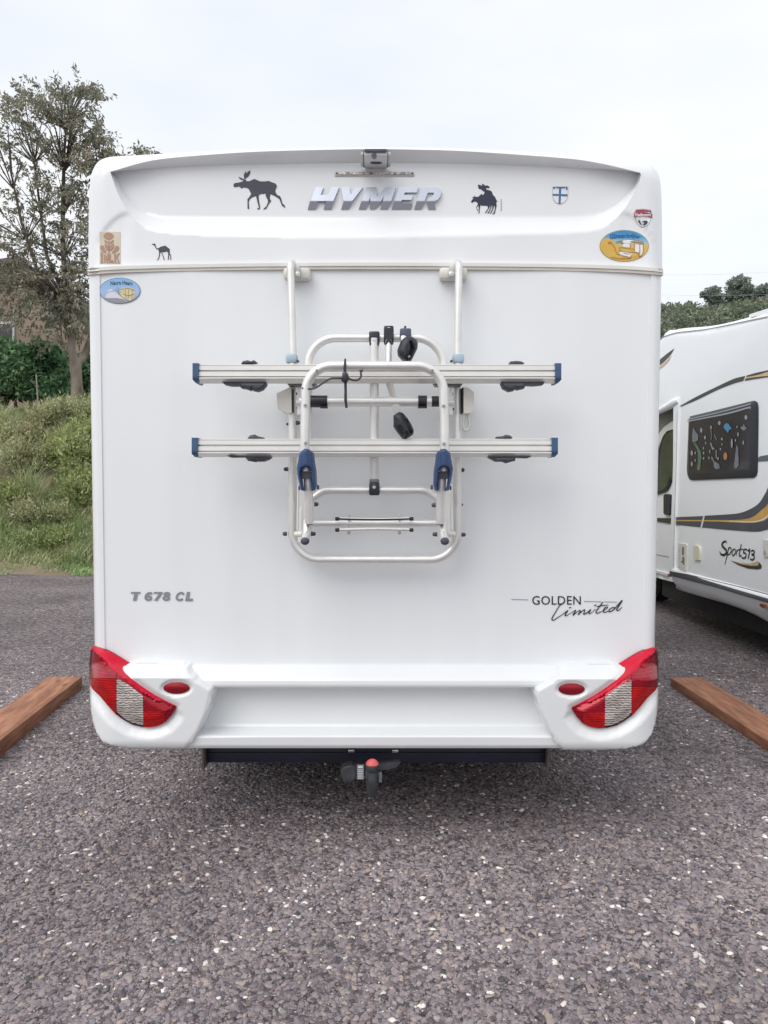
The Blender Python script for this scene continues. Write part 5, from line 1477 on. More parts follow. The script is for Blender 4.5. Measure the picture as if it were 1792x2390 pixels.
# wall brackets at the top
for sg, x0, x1, xt in ((1, 662, 726, 690), (-1, 1024, 1090, 1058)):
    a, c_ = w(x0, 627, -.02), w(x1, 655, -.02)
    br = boxo('wall_bracket', (a + c_) / 2 + Vector((0, -.002, 0)), (abs(c_.x - a.x), .05, abs(a.z - c_.z)), M['cream'], BR_, .014)
    boxo('latch', w(xt + sg * 4, 643, -.055), (.026, .03, .026), M['steel'], br, .006)
    boxo('cheek', w(xt + sg * 2, 632, -.05), (.03, .035, .034), M['grey_plastic'], br, .008)
# rear hoop and lower hoop
hp = [(1034, 1250, YR + .03), (1034, 789, YR), (719, 789, YR), (719, 1250, YR + .03)]
tubeo('rear_hoop', rounded(wp(hp), .105, 12), .0158, M['alu'], BR_, n=20)
hp = [(704, 1264, -.13), (704, 1180, -.125), (756, 1144, -.12), (995, 1144, -.12), (1040, 1180, -.125), (1044, 1264, -.13)]
tubeo('lower_hoop', rounded(wp(hp), .06, 10), .0155, M['alu'], BR_, n=18)
tubeo('lower_bar', wp([(706, 1221, -.11), (1040, 1221, -.11)]), .0135, M['alu'], BR_, n=16)
for ya, bend in ((1211, 3), (1237, -3)):
    t = tubeo('strap_rod', [w(787 + 173 * k / 8, ya + bend * math.sin(math.pi * k / 8) * .6, -.145) for k in range(9)], .0034, M['ink'] if ya < 1220 else M['steel'], BR_, n=8)
    tubeo('sleeve', [w(787 + 173 * k / 8, ya - 2.2 + bend * math.sin(math.pi * k / 8) * .6, -.142) for k in range(9)], .0026, M['rail'], t, n=8)
    for px in (787, 960): boxo('tip', w(px, ya, -.146), (.016, .014, .014), M['black'], t, .003)
    for px in (814, 932):
        bm = bmesh.new(); bmesh.ops.create_uvsphere(bm, u_segments=14, v_segments=10, radius=.0068, matrix=Matrix.Translation(w(px, 1206 if ya < 1220 else 1243.5, -.13)))
        tube(bm, [w(px, 1206 if ya < 1220 else 1243.5, -.13), w(px, 1221, -.115)], .0025, 8)
        finish(bm, 'ball_nut', M['steel'], t, recalc=True)
# cross bar with sleeves and the centre post
tubeo('cross_bar', wp([(700, 937.5, -.17), (1040, 937.5, -.17)]), .0182, M['alu'], BR_, n=20)
for xa, xb, rr in ((724, 764, .0225), (975.5, 995.5, .0225), (1007, 1024, .0200)):
    t = tubeo('sleeve', wp([(xa, 937, -.17), (xb, 937, -.17)]), rr, M['black'], BR_, n=20)
    if rr > .021: boxo('sleeve_foot', w(xb - 8 if xa < 800 else (xa + xb) / 2, 951, -.185), (.028 if xa < 800 else .034, .02, .006), M['black'], t, .001)
tubeo('centre_post', wp([(873.5, 790, -.17), (873.5, 900, -.165), (873.5, 1135, -.13)]), .0175, M['alu'], BR_, n=20)
def clamp(px, py0, py1, wd, y, m, screw=None, name='clamp'):
    a, c_ = w(px - wd / 2, py0, y), w(px + wd / 2, py1, y)
    o = boxo(name, (a + c_) / 2, (c_.x - a.x, .055, a.z - c_.z), m, BR_, .006)
    if screw:
        bm = bmesh.new()
        bmesh.ops.create_cone(bm, cap_ends=True, segments=20, radius1=.0075, radius2=.006, depth=.006, matrix=Matrix.Translation(w(screw[0], screw[1], y - .029)) @ Matrix.Rotation(math.pi / 2, 4, 'X'))
        finish(bm, 'screw', M['steel'], o)
    return o
cl = clamp(873.5, 776, 802, 25, -.155, M['black'], (873, 795))
boxo('clamp_skirt', w(873.5, 804, -.16), (.037, .045, .014), M['black'], cl, .004)
cl = clamp(873.5, 1126, 1156, 24.5, -.125, M['black'], (873, 1137))
boxo('clamp_collar', w(873.5, 1122, -.13), (.038, .046, .014), mat('slate_collar', (.16, .17, .19), .5), cl, .004)
# second and third bike arms
ar = tubeo('bike_arm', rounded(wp([(907, 790, -.185), (907, 850, -.20), (907, 890, -.185), (925, 950, -.16)]), .05, 6), .0125, M['alu'], BR_, n=16)
relief('arm_end', np.vstack([ell(924, 951, 10.5, 9, 18)[9:], [(936, 960)], [(934, 968), (925, 969), (917, 958)]]), -.185, M['grey_plastic'], ar, thick=.014)
clp = clamp(907, 763, 803, 23, -.165, M['black'], None)
relief('clamp_face', [(896, 772), (900, 765), (914, 765), (919, 772), (917, 786), (912, 792), (916, 803), (899, 803), (902, 792), (897, 786)], -.2, M['black'], clp, thick=.02)
boxo('screw', w(907.5, 766, -.196), (.010, .006, .006), M['steel'], clp, .001)
clp = clamp(946, 769, 796, 26, -.165, mat('slate_blue_plastic', (.075, .09, .13), .5, var=.1), None)
tubeo('pin', wp([(945.5, 772, -.165), (945.5, 761, -.165)]), .0044, M['darkgrey'], clp, n=10)
tubeo('bike_arm', wp([(941, 788, -.19), (947, 820, -.22), (953, 838, -.235)]), .0125, M['alu'], BR_, n=16)
def claw(outline, cen, ridge, groove, y, lb):
    """two-jawed rubber frame holder: domed shell with a raised lip and a deep slot"""
    O = np.array(outline, float)
    def f(P):
        d = seg_dist(P, O)
        g_ = seg_dist(P, np.array(groove, float), False)
        r_ = seg_dist(P, np.array(ridge, float), False)
        return y - .028 * np.sqrt(np.clip(d / 17, 0, 1)) + .016 * smooth01(1 - g_ / 6) - .006 * smooth01(1 - r_ / 2.6)
    o = relief('frame_holder', O, f, M['black'], BR_, step=(2, 2), thick=.03, ang=70)
    o['label'] = lb
    return o
Z3 = lambda pts: zc(pts, 640, 740, 3.607)
claw(Z3([(1085, 178), (1130, 160), (1160, 165), (1198, 190), (1209, 220), (1205, 260), (1175, 320), (1145, 380), (1128, 378), (1075, 355), (1040, 315), (1036, 275), (1060, 215)]), None, Z3([(1125, 190), (1105, 260), (1100, 350)]), Z3([(1150, 215), (1160, 270), (1130, 350)]), -.235, 'upper black rubber frame holder, tilted to the right')
claw(Z3([(1003, 828), (1050, 797), (1080, 805), (1120, 850), (1155, 905), (1175, 950), (1170, 985), (1135, 1010), (1110, 1022), (1080, 1022), (1040, 975), (1003, 920)]), None, Z3([(1055, 810), (1085, 900), (1100, 1000)]), Z3([(1085, 830), (1130, 900), (1150, 975)]), -.215, 'lower black rubber frame holder hanging from the middle arm')
# rails: extruded profile with two grooves
def rail(px0, px1, py0, py1, lb):
    hgt = py1 - py0
    prof = [(0, .025), (1.5, .003), (3.2, .003), (3.3, .011), (4.6, .011), (4.7, -.001), (14.6, -.001), (15.0, .013), (18.4, .013), (18.8, -.002), (29.0, -.002), (29.4, .012), (31.6, .012), (32.0, -.004), (34.6, -.004), (36, .003), (hgt, .026)]
    xa, xb = float(W(px0 + 12, (py0 + py1) / 2, YC)[0]), float(W(px1 - 12, (py0 + py1) / 2, YC)[0])
    bm = bmesh.new()
    zs = [float(W(873, py0 + p_, YC + .0)[2]) for p_, _ in prof]
    pts = [(YC + d_, z_) for (_, d_), z_ in zip(prof, zs)] + [(YC + .055, zs[-1] + .004), (YC + .055, zs[0] - .002)]
    A = [bm.verts.new((xa, y_, z_)) for y_, z_ in pts]; B_ = [bm.verts.new((xb, y_, z_)) for y_, z_ in pts]
    for i in range(len(pts)):
        j = (i + 1) % len(pts)
        bm.faces.new((A[i], A[j], B_[j], B_[i]))
    bm.faces.new(A[::-1]); bm.faces.new(B_)
    o = finish(bm, 'rail', M['rail'], BR_, smooth=False, recalc=True)
    o['label'] = lb
    for sg, pe in ((-1, px0), (1, px1)):
        xw = [(pe, py0 - 1.5), (pe - sg * 14, py0 - 1.5), (pe - sg * 14, py1 + .5), (pe - sg * 7, py1 + .5), (pe, py1 - 7)]
        relief('end_cap', xw, lambda P: YC - .009 + .0009 * np.maximum(0, P[:, 1] - (py1 - 10)) ** 1.3, M['capblue'], o, step=(5, 4), thick=.07)
    return o
RU = rail(449, 1310, 849, 893, 'upper rail of the rack')
RL = rail(447, 1302, 1023, 1066, 'lower rail of the rack')
def strap(pts, par, y=-.19, th=.035):
    O = np.array(pts, float)
    return relief('wheel_strap', O, lambda P: y - .012 * np.sqrt(np.clip(seg_dist(P, O) / 5, 0, 1)), M['darkgrey'], par, step=(3, 3), thick=th, ang=60)
zl = lambda pts: zc(pts, 430, 580, 3.53)
zr = lambda pts: zc(pts, 880, 580, 3.53)
strap(zl([(468, 950), (480, 928), (520, 920), (545, 928), (575, 920), (596, 936), (572, 942), (570, 952)]), RU)
strap(zl([(310, 1100), (500, 1100), (676, 1100), (672, 1125), (640, 1160), (600, 1176), (560, 1168), (555, 1150), (540, 1168), (500, 1152), (468, 1150), (455, 1130), (380, 1130), (330, 1120)]), RU, -.2)
strap(zr([(1092, 945), (1098, 930), (1150, 926), (1190, 930), (1215, 945)]), RU)
strap(zr([(1018, 1100), (1380, 1100), (1370, 1120), (1300, 1128), (1222, 1125), (1215, 1150), (1160, 1162), (1140, 1150), (1130, 1168), (1090, 1176), (1040, 1150)]), RU, -.2)
strap(zl([(520, 1565), (540, 1540), (580, 1532), (600, 1545), (652, 1556), (650, 1578), (600, 1576)]), RL)
strap(zl([(330, 1695), (500, 1715), (718, 1718), (700, 1735), (650, 1755), (600, 1755), (590, 1745), (585, 1760), (525, 1750), (500, 1720), (380, 1722)]), RL, -.2)
strap(zr([(985, 1550), (1040, 1545), (1060, 1533), (1095, 1540), (1115, 1555), (1110, 1566), (985, 1566)]), RL)
strap(zr([(912, 1718), (1270, 1715), (1240, 1728), (1140, 1724), (1138, 1750), (1100, 1758), (1070, 1768), (1040, 1755), (980, 1755)]), RL, -.2)
# front hoop with screws, blue pivots, legs
tubeo('front_hoop', rounded(wp([(711, 1075, YF), (714, 854, YF), (1034, 854, YF), (1038, 1075, YF)]), .095, 12), .0170, M['alu'], BR_, n=22)
for (sx, sy) in ((739.5, 865), (1008.5, 865), (712.3, 946), (1036, 947.5), (713, 1034.5), (1036.5, 1036)):
    bm = bmesh.new()
    bmesh.ops.create_cone(bm, cap_ends=True, segments=20, radius1=.0078, radius2=.0062, depth=.008, matrix=Matrix.Translation(w(sx, sy, YF - .0185)) @ Matrix.Rotation(math.pi / 2, 4, 'X'))
    sc_ = finish(bm, 'screw', M['steel'], BR_)
    boxo('screw_slot', w(sx, sy, YF - .0232), (.0055, .002, .0045), M['darkgrey'], sc_, .0008)
for sg, cx_ in ((1, 713.5), (-1, 1036)):
    def q(dx, y_): return (cx_ + sg * dx, y_)
    outl = [q(-14, 1056), q(-3, 1047), q(6, 1048), q(16, 1056), q(18, 1075), q(22, 1100), q(23, 1130), q(20, 1143), q(16, 1146), q(14, 1125), q(13, 1100), q(8, 1092), q(-2, 1090), q(-11, 1095), q(-13, 1105), q(-9, 1135), q(-5, 1146), q(-12, 1144), q(-20, 1108), q(-21, 1092)]
    O = np.array(outl, float)
    def pv(P, O=O, cx_=cx_, sg=sg):
        d = seg_dist(P, O); u = (P[:, 0] - cx_) * sg
        return YF - .045 + .018 * (np.abs(u) / 20) ** 2 + .010 * (1 - np.sqrt(np.clip(d / 4, 0, 1))) + .0025 * (np.abs(np.abs(u + 1) - 8) < 1.2)
    pvt = relief('pivot_clamp', O, pv, M['navy'], BR_, step=(2.2, 3), thick=.055, ang=55)
    tubeo('socket', wp([(cx_ + sg * 0.5, 1090, YF + .004), (cx_ + sg * 1, 1100, YF + .004)]), .0165, M['rail'], pvt, n=18)
    relief('socket_band', rrect(cx_ - 12 + sg * 1.5, 1100, cx_ + 12 + sg * 1.5, 1118, 3), YF - .012, M['darkgrey'], pvt, thick=.03)
    for dx, dy in ((-14, 1139), (26, 1137)):
        tubeo('knob', wp([(cx_ + sg * dx, dy, YF + .01), (cx_ + sg * (dx + (5 if dx > 0 else -3)), dy, YF + .01)]), .008, M['navy'], pvt, n=10)
    tubeo('leg_tube', wp([(cx_ + sg * 5.5, 1112, YF + .01), (cx_ + sg * 8, 1222, YF + .03)]), .0163, M['alu'], BR_, n=20)
    lt = tubeo('foot_tube', wp([(cx_ + sg * 4, 1215, YF + .06), (cx_ + sg * 2, 1245, YF + .04), (cx_ - sg * 1.5, 1262, YF)]), .0155, M['alu'], BR_, n=20)
    bm = bmesh.new()
    bmesh.ops.create_uvsphere(bm, u_segments=20, v_segments=12, radius=.0158, matrix=Matrix.Translation(w(cx_ - sg * 2, 1263.5, YF - .004)) @ Matrix.Diagonal((1, .5, .85, 1)))
    finish(bm, 'foot_plug', M['darkgrey'], lt)
    boxo('tube_lip', w(cx_ + sg * 8.5, 1223, YF + .03), (.022, .022, .006), M['darkgrey'], lt, .002)
    tubeo('stub', wp([(cx_ - sg * 6, 1247, -.22), (cx_ - sg * 24, 1247, -.20)]), .0105, M['cream'], BR_, n=14)
    # plated strut between wall frame and hoops
    relief('side_plate', [(cx_ - sg * 20, 1130), (cx_ - sg * 17, 1130), (cx_ - sg * 19, 1236), (cx_ - sg * 22, 1236)], -.21, M['rail'], BR_, thick=.03)
    relief('lower_gusset', [(cx_ - sg * 16, 1140), (cx_ - sg * 3, 1148), (cx_ - sg * 3, 1186), (cx_ - sg * 1, 1225), (cx_ - sg * 12, 1212), (cx_ - sg * 15, 1185)], -.14, M['rail'], BR_, thick=.012)
    for ya in (906,):
        relief('hinge_plate', [(cx_ - sg * 20, ya - 2), (cx_ - sg * 13, ya - 2), (cx_ - sg * 10, ya + 30), (cx_ - sg * 12, ya + 60), (cx_ - sg * 20, ya + 62)], -.13, M['rail'], BR_, thick=.01)
        relief('gusset', [(cx_ - sg * 46, 893), (cx_ + sg * 24, 893), (cx_ + sg * 20, 899), (cx_ - sg * 40, 900)], -.15, mat('olive_grey_bracket', (.20, .20, .19), .5, metal=.4), BR_, thick=.06)
        tubeo('hinge_pin', wp([(cx_ - sg * 22, 939, -.14), (cx_ - sg * 2, 939, -.14)]), .0095, M['rail'], BR_, n=12)
    # cream side covers
    cpts = [(-40 - 2, 906), (-37, 903), (-34, 905), (-33, 962), (-41, 965), (-66 if sg > 0 else -62, 952), (-68 if sg > 0 else -70, 918)] if sg > 0 else [(-46, 906), (-49, 903), (-56, 905), (-70, 915), (-70, 955), (-62, 964), (-46, 965)]
    cv = relief('side_cover', [(cx_ + sg * a, b_) for a, b_ in cpts], -.13, M['cream'], BR_, thick=.10)
    relief('cover_rubber', rect(cx_ - sg * 31.5 - (0 if sg > 0 else 12), 908, cx_ - sg * 28.5 - (0 if sg > 0 else 12) , 962) if sg > 0 else rect(1079.5, 904, 1081.8, 963), -.12, M['black'], cv, thick=.05)
# knobs
for (kx, ky, dx, y_) in ((667, 1095, -6, YM), (1079, 1097, 6, YM), (738, 1177, 6, -.2), (1012, 1179, -6, -.2), (664.5, 1246, -6, YM), (731, 1246, 7, -.22), (1015, 1247, -7, -.22), (1081, 1248, 7, YM), (695, 987, 6, -.12), (694, 919, 4, -.12), (695, 952, 4, -.12), (1054, 919, -4, -.12), (1056, 955, -4, -.12), (671, 990, -4, YM), (1078, 1178, 3, YM)):
    tubeo('bolt_cap', [w(kx - dx * .75, ky, y_), w(kx + dx * .4, ky, y_), w(kx + dx * .8, ky, y_)], [.0085 if abs(dx) > 5 else .005, .0075 if abs(dx) > 5 else .005, .005 if abs(dx) > 5 else .003], M['darkgrey'], BR_, n=12)
# grey pull loop right
lp = rrect(1080, 960, 1097, 1007, 7, 5)
tubeo('pull_loop', [w(a, b_, -.11) for a, b_ in spline([(1090, 955), (1083, 975), (1082, 998), (1089, 1004), (1096, 996), (1095, 978), (1090, 962)], 5)], .0068, M['grey_plastic'], BR_, n=10)
# cable tie and cord
cd = tubeo('cord', [w(a, b_, YF - .012) for a, b_ in Z3(spline([(232, 598), (280, 606), (345, 596), (410, 555), (470, 520), (530, 515), (590, 518)], 5))], .0036, M['darkgrey'], BR_, n=8)
tubeo('cord', [w(a, b_, YF - .02) for a, b_ in Z3(spline([(610, 505), (650, 528), (700, 530), (730, 500), (728, 465), (745, 450), (715, 452)], 5))], .0034, M['black'], BR_, n=8)
tubeo('tie_rod', [w(a, b_, YF - .022) for a, b_ in Z3(spline([(597, 350), (592, 430), (598, 520), (600, 620), (600, 700), (608, 765)], 4))], [.0022] + [.0052] * 6 + [.0045] * 14, M['black'], BR_, n=8) if False else tubeo('tie_rod', [w(a, b_, YF - .022) for a, b_ in Z3([(597, 350), (593, 430), (598, 520), (600, 620), (600, 700), (608, 765)])], [.003, .0052, .0056, .0046, .0052, .0045], M['black'], BR_, n=8)
bm = bmesh.new()
bmesh.ops.create_icosphere(bm, subdivisions=2, radius=.0155, matrix=Matrix.Translation(w(*Z3([(596, 510)])[0], YF - .024)) @ Matrix.Diagonal((.85, .7, 1.3, 1)))
for v in bm.verts: v.co += Vector(rng.normal(size=3)) * .0014
finish(bm, 'knot', M['black'], BR_, recalc=True)
# hook-and-loop patch where the cord grips the hoop
tubeo('cord_wrap', [w(707, 905, YF), w(720, 906.5, YF)], .019, M['darkgrey'], BR_, n=16) if False else None

# ------------------------------------------------------------------ second motorhome, seen along its side
XS = 2.94
V2 = empty('motorhome', (XS + 1.1, 3.0, 0))
tag(V2, 'white motorhome at the right edge with slate and gold swooshes and a dark side window', 'motorhome')
SD = side_map(XS)
BD = (1, 0, 0)
SV = lambda pts, X=XS: VX([p[0] for p in pts], [p[1] for p in pts], X)
A4 = lambda pts, X=XS: (lambda q: VX(q[:, 0], q[:, 1], X))(zc(pts, 1500, 620, 4.4247))
A5 = lambda pts, X=XS: (lambda q: VX(q[:, 0], q[:, 1], X))(zc(pts, 1500, 1080, 4.4247))
A3 = lambda pts, X=XS: (lambda q: VX(q[:, 0], q[:, 1], X))(zc(pts, 1540, 1250, 6.583))
top = SV([(1541.8, 781), (1558.8, 772), (1586, 766), (1644.6, 761), (1692, 752), (1741.8, 738), (1792, 722)])
roofp = spline(np.vstack([[(5.75, 2.75)], top]), 5)
y_back = -.9
roofp = np.vstack([roofp, [(1.8, 2.79), (y_back, 2.77)]])
luton = SV([(1573.5, 939), (1537, 960)])
front_bot = SV([(1573.5, 1330)])[0]
back_ = [(y_back, .95)]
frontY = float(SV([(1573.5, 1000)])[0][0])
lut = [(5.75, 2.25), (5.2, luton[1][1] + .0), (float(luton[0][0]) + .02, luton[0][1] - .0), (frontY, luton[0][1] - .04)]
body = np.vstack([roofp, [(y_back, .60)], [(frontY, .60)], lut[::-1]])
def body_h(P):
    dtop = seg_dist(P, roofp, False)
    df = np.maximum(0, frontY - P[:, 0]) 
    return edge_round(dtop, .07, .05) + np.where(P[:, 1] < luton[0][1] - .05, edge_round(df, .03, .015), 0)
relief('body', body, body_h, M['gelcoat2'], V2, step=(.16, .03), mapper=SD, back=XS + 2.2, backdir=BD, ang=60)
# roof gutter line and cap piece
gl_ = A4([(175, 762), (215, 737), (300, 708), (380, 690), (640, 661), (850, 622), (1070, 575), (1292, 530)])
strokes('gutter_seam', [(gl_, .012)], XS - .002, M['linegrey'], V2, mapper=side_map(0), backdir=BD)
relief('roof_edge_cap', SV([(1742, 737), (1743.5, 733.5), (1792, 718), (1850, 698), (1850, 716), (1792, 730), (1743, 741)]), XS + .02, M['gelcoat2'], V2, mapper=side_map(0), thick=.10, backdir=BD)
# front edge profile of the living body
pr = relief('edge_profile', SV([(1574, 938), (1587, 930), (1586.5, 960), (1584, 1000), (1581.5, 1100), (1578, 1210), (1576, 1330), (1563, 1326), (1569, 1210), (1573.5, 1080)]), XS - .012, M['gelcoat2'], V2, mapper=side_map(0), thick=.05, backdir=BD)
strokes('profile_seam', [(SV([(1583, 960), (1581, 1080), (1577, 1210), (1574, 1322)]), .006)], XS - .0135, M['linegrey'], pr, mapper=side_map(0), backdir=BD)
tube_l = [Vector((XS + .0, q[0], q[1])) for q in SV([(1530, 963), (1545, 956), (1562, 947), (1576, 939), (1586, 934)])]
tubeo('luton_rail', tube_l, [.03, .035, .04, .045, .03], M['gelcoat2'], V2, n=14)
# skirt
sk_top = SV([(1561, 1324), (1572, 1327), (1575, 1329), (1620, 1340), (1700, 1360), (1792, 1384)])
sk_bot = SV([(1559, 1350), (1562, 1366), (1568, 1375), (1579, 1379.5), (1613, 1389.5), (1681, 1407.7), (1726, 1423.5), (1748.6, 1435), (1771, 1450.7), (1792, 1465)])
skt = np.vstack([sk_top, [(y_back, sk_top[-1][1])], [(y_back, .30), (1.2, .30)], sk_bot[::-1]])
def sk_h(P):
    z = P[:, 1]
    t = np.clip((.80 - z) / .5, 0, 1)
    dt = np.clip((sk_top[-1][1] + .02 - z) / .05, 0, 1)
    e = np.interp(z, [.28, .34, .40, .46, .52, .56, .595, .62], [.16, .10, .05, .01, -.015, -.03, -.028, .004])
    return XS + e + edge_round(np.maximum(0, float(sk_top[0][0]) - P[:, 0]), .09, .09)
relief('skirt', skt, sk_h, M['gelcoat2'], V2, step=(.10, .022), mapper=side_map(0), thick=.12, backdir=BD, ang=60)
st_t = A5([(308, 1118), (500, 1152), (800, 1226), (1000, 1275), (1292, 1352)]); st_b = A5([(1292, 1437), (1000, 1350), (800, 1290), (500, 1215), (312, 1168)])
zt = float(np.mean(st_t[:, 1])); zb2 = float(np.mean(st_b[:, 1]))
relief('skirt_stripe', np.vstack([st_t, [(y_back, st_t[-1][1]), (y_back, st_b[0][1])], st_b]), lambda P: sk_h(P) - .004, M['stripe'], V2, step=(.1, .03), mapper=side_map(0), thick=.004, backdir=BD)
strokes('skirt_seam', [(A5([(318, 1165), (312, 1210), (322, 1260), (345, 1315)]), .006)], lambda P: sk_h(P) - .002, M['linegrey'], V2, mapper=side_map(0), backdir=BD)
for pts in ([(250, 1140), (270, 1132), (293, 1150), (292, 1178), (272, 1176), (252, 1160)], [(1252, 1462), (1275, 1455), (1310, 1465), (1310, 1500), (1280, 1502), (1256, 1485)]):
    q = A5(pts)
    relief('marker_light', q, lambda P: sk_h(P) - .022, M['amber'], V2, step=(.05, .02), mapper=side_map(0), thick=.03, backdir=BD)
# underside, with low boxes added unseen to deepen its shade: floor, wheels, chassis
bm = bmesh.new(); box(bm, (XS + 1.15, 2.7, .56), (1.9, 6.4, .08), .01); box(bm, (XS + 1.1, 3.6, .36), (1.8, 3.4, .32), .03); box(bm, (XS + 1.2, .6, .36), (1.5, 2.2, .28), .03); box(bm, (XS + .55, 2.7, .46), (.08, 6.0, .12), .01); box(bm, (XS + 1.6, 2.7, .46), (.08, 6.0, .12), .01)
box(bm, (XS + .5, 2.1, .38), (.5, .9, .22), .03)
finish(bm, 'chassis', M['underbody'], V2)
def wheel2(x, y):
    wr = empty('wheel', (x, y, .33)); wr.parent = V2; wr.location = Vector((x, y, .33)) - V2.location
    bm = bmesh.new()
    prof = [(.19, -.09), (.27, -.1), (.325, -.085), (.33, 0), (.325, .085), (.27, .1), (.19, .09)]
    rings = [[bm.verts.new((x + p[1], y + p[0] * math.cos(k * math.pi / 18), .33 + p[0] * math.sin(k * math.pi / 18))) for p in prof] for k in range(36)]
    for k in range(36):
        for j in range(len(prof)):
            bm.faces.new((rings[k][j], rings[k][(j + 1) % len(prof)], rings[(k + 1) % 36][(j + 1) % len(prof)], rings[(k + 1) % 36][j]))
    finish(bm, 'tyre', M['rubber'], wr, recalc=True)
    bm = bmesh.new()
    bmesh.ops.create_cone(bm, cap_ends=True, segments=28, radius1=.195, radius2=.185, depth=.16, matrix=Matrix.Translation((x, y, .33)) @ Matrix.Rotation(math.pi / 2, 4, 'Y'))
    finish(bm, 'rim', M['steel'], wr)
for x in (XS + .30, XS + 1.9): wheel2(x, .35); wheel2(x + .24, 6.3)
# cab in front of the body
XC = XS + .14
cabp = np.array([(frontY - .1, 2.12), (4.9, 2.12), (5.35, 2.02), (5.75, 1.60), (6.25, 1.28), (6.75, 1.05), (6.95, .75), (6.9, .45), (6.1, .40), (4.95, .42), (frontY - .1, .44)])
def cab_h(P):
    return XC + edge_round(seg_dist(P, cabp[:7], False), .22, .13) + .10 * np.clip((P[:, 1] - 1.35) / .8, 0, 1) ** 1.3
relief('cab', cabp, cab_h, M['gelcoat2'], V2, step=(.08, .06), mapper=side_map(0), back=XS + 2.0, backdir=BD, ang=60)
relief('luton_shade_panel', SV([(1500, 975), (1580, 930), (1580, 992), (1560, 998), (1545, 1010), (1530, 1040), (1500, 1040)], XC), XC - .02, mat('khaki_grey_shade', (.16, .165, .135), .6, var=.15, vscale=4), V2, mapper=side_map(0), thick=.12, backdir=BD)  # dark panel standing in for shade on the cab roof below the luton
arc = [(150, 1850), (165, 1800), (200, 1725), (250, 1665), (325, 1612), (380, 1600), (380, 1690), (330, 1692), (275, 1710), (235, 1760), (200, 1850), (150, 1990)]
relief('door_frame', A4(arc, XC), XC - .03, M['cream'], V2, mapper=side_map(0), thick=.08, backdir=BD)
cwp = A4([(160, 1880), (175, 1830), (205, 1765), (250, 1712), (330, 1690), (345, 1690), (345, 2210), (300, 2212), (285, 2270), (262, 2320), (220, 2345), (150, 2362), (60, 2370), (60, 2150)], XC)
cw = relief('cab_window_frame', cwp, XC - .018, M['black'], V2, mapper=side_map(0), thick=.03, backdir=BD)
cg = A4([(232, 1790), (262, 1738), (315, 1712), (345, 1712), (345, 2180), (296, 2190), (280, 2250), (255, 2300), (215, 2322), (178, 2330), (190, 2100), (212, 1900)], XC)
relief('cab_glass', cg, XC - .022, mat('green_tinted_glass', (.03, .06, .04), .08, cols=[(.012, .018, .014), (.03, .06, .035), (.06, .12, .07)], vscale=2.2, spec=.8), cw, mapper=side_map(0), thick=.004, backdir=BD)
relief('door_handle', (lambda q: VX(q[:, 0], q[:, 1], XC))(rrect(1554.5, 1153, 1569, 1202, 6)), XC - .03, M['black'], V2, mapper=side_map(0), thick=.03, backdir=BD)
relief('cab_stripe', A5([(0, 570), (142, 570), (310, 572), (310, 632), (142, 602), (0, 598)], XC), XC - .012, M['stripe2'], V2, mapper=side_map(0), thick=.008, backdir=BD)
strokes('door_seam', [(A5([(120, 945), (280, 975)], XC), .008), (A5([(120, 1110), (255, 1142)], XC), .006)], XC - .003, M['linegrey'], V2, mapper=side_map(0), sm=False, backdir=BD)
relief('sill', A5([(60, 1095), (140, 1105), (270, 1140), (275, 1170), (140, 1130), (60, 1125)], XC), XC - .02, M['gelcoat2'], V2, mapper=side_map(0), thick=.05, backdir=BD)
# swoosh decals on the side
def sdec(name, polys, m, k=0, parent=V2): return decal(name, polys, XS - .003 - .0006 * k, m, parent, mapper=side_map(0), backdir=BD)
sm_ = lambda a, b_: np.vstack([spline(a, 5), spline(b_[::-1], 5)])
# keep the top swoosh in two pieces with the slanted gap between them
sdec('upper_swoosh', [A4(sm_([(385, 1450), (540, 1362), (750, 1258), (940, 1170), (1062, 1138)], [(396, 1456), (560, 1388), (760, 1290), (930, 1222), (1040, 1190)])), A4(sm_([(1076, 1134), (1180, 1105), (1292, 1080), (1420, 1046)], [(1056, 1190), (1160, 1172), (1292, 1152), (1420, 1130)]))], M['stripe2'])
sdec('upper_gold', [A4(sm_([(1070, 1152), (1180, 1132), (1292, 1098), (1420, 1062)], [(1066, 1166), (1180, 1150), (1292, 1138), (1420, 1116)]))], M['tan'], 1)
sdec('nose_decal', [A4([(120, 1030), (178, 970), (250, 910), (327, 855), (300, 905), (270, 945), (230, 985), (178, 1030), (120, 1080)])], M['stripe2'])
sdec('nose_gold', [A4([(150, 1070), (200, 1025), (262, 970), (300, 922), (270, 985), (220, 1035), (178, 1070), (150, 1095)])], M['tan'], 1)
lowt = [(640, 547), (850, 535), (1000, 520), (1110, 480), (1200, 420), (1260, 330), (1292, 265), (1340, 120), (1360, 0)]
lowb = [(612, 668), (900, 695), (1150, 712), (1250, 700), (1340, 660), (1460, 520), (1540, 340), (1580, 150), (1590, 0)]
sdec('lower_swoosh', [A5([(345, 562), (480, 556), (626, 550), (598, 667), (480, 655), (345, 640)]), A5(sm_(lowt, lowb))], M['stripe'])
gt = [(345, 591), (700, 592), (1000, 590), (1140, 560), (1230, 490), (1292, 430), (1380, 260), (1420, 60)]
gb = [(345, 603), (700, 606), (900, 614), (1100, 622), (1200, 612), (1292, 575), (1400, 430), (1460, 60)]
sdec('lower_gold', [A5(sm_(gt, gb))], M['gold'], 1)
sdec('lower_pinstripe', [A5(sm_([(900, 600), (1100, 606), (1200, 596), (1290, 545), (1400, 400)], [(900, 606), (1100, 616), (1205, 606), (1292, 560), (1410, 410)]))], M['whiteprint'], 2)
sdec('slash', [A5([(634, 540), (648, 540), (616, 675), (598, 675)])], M['whiteprint'], 3)
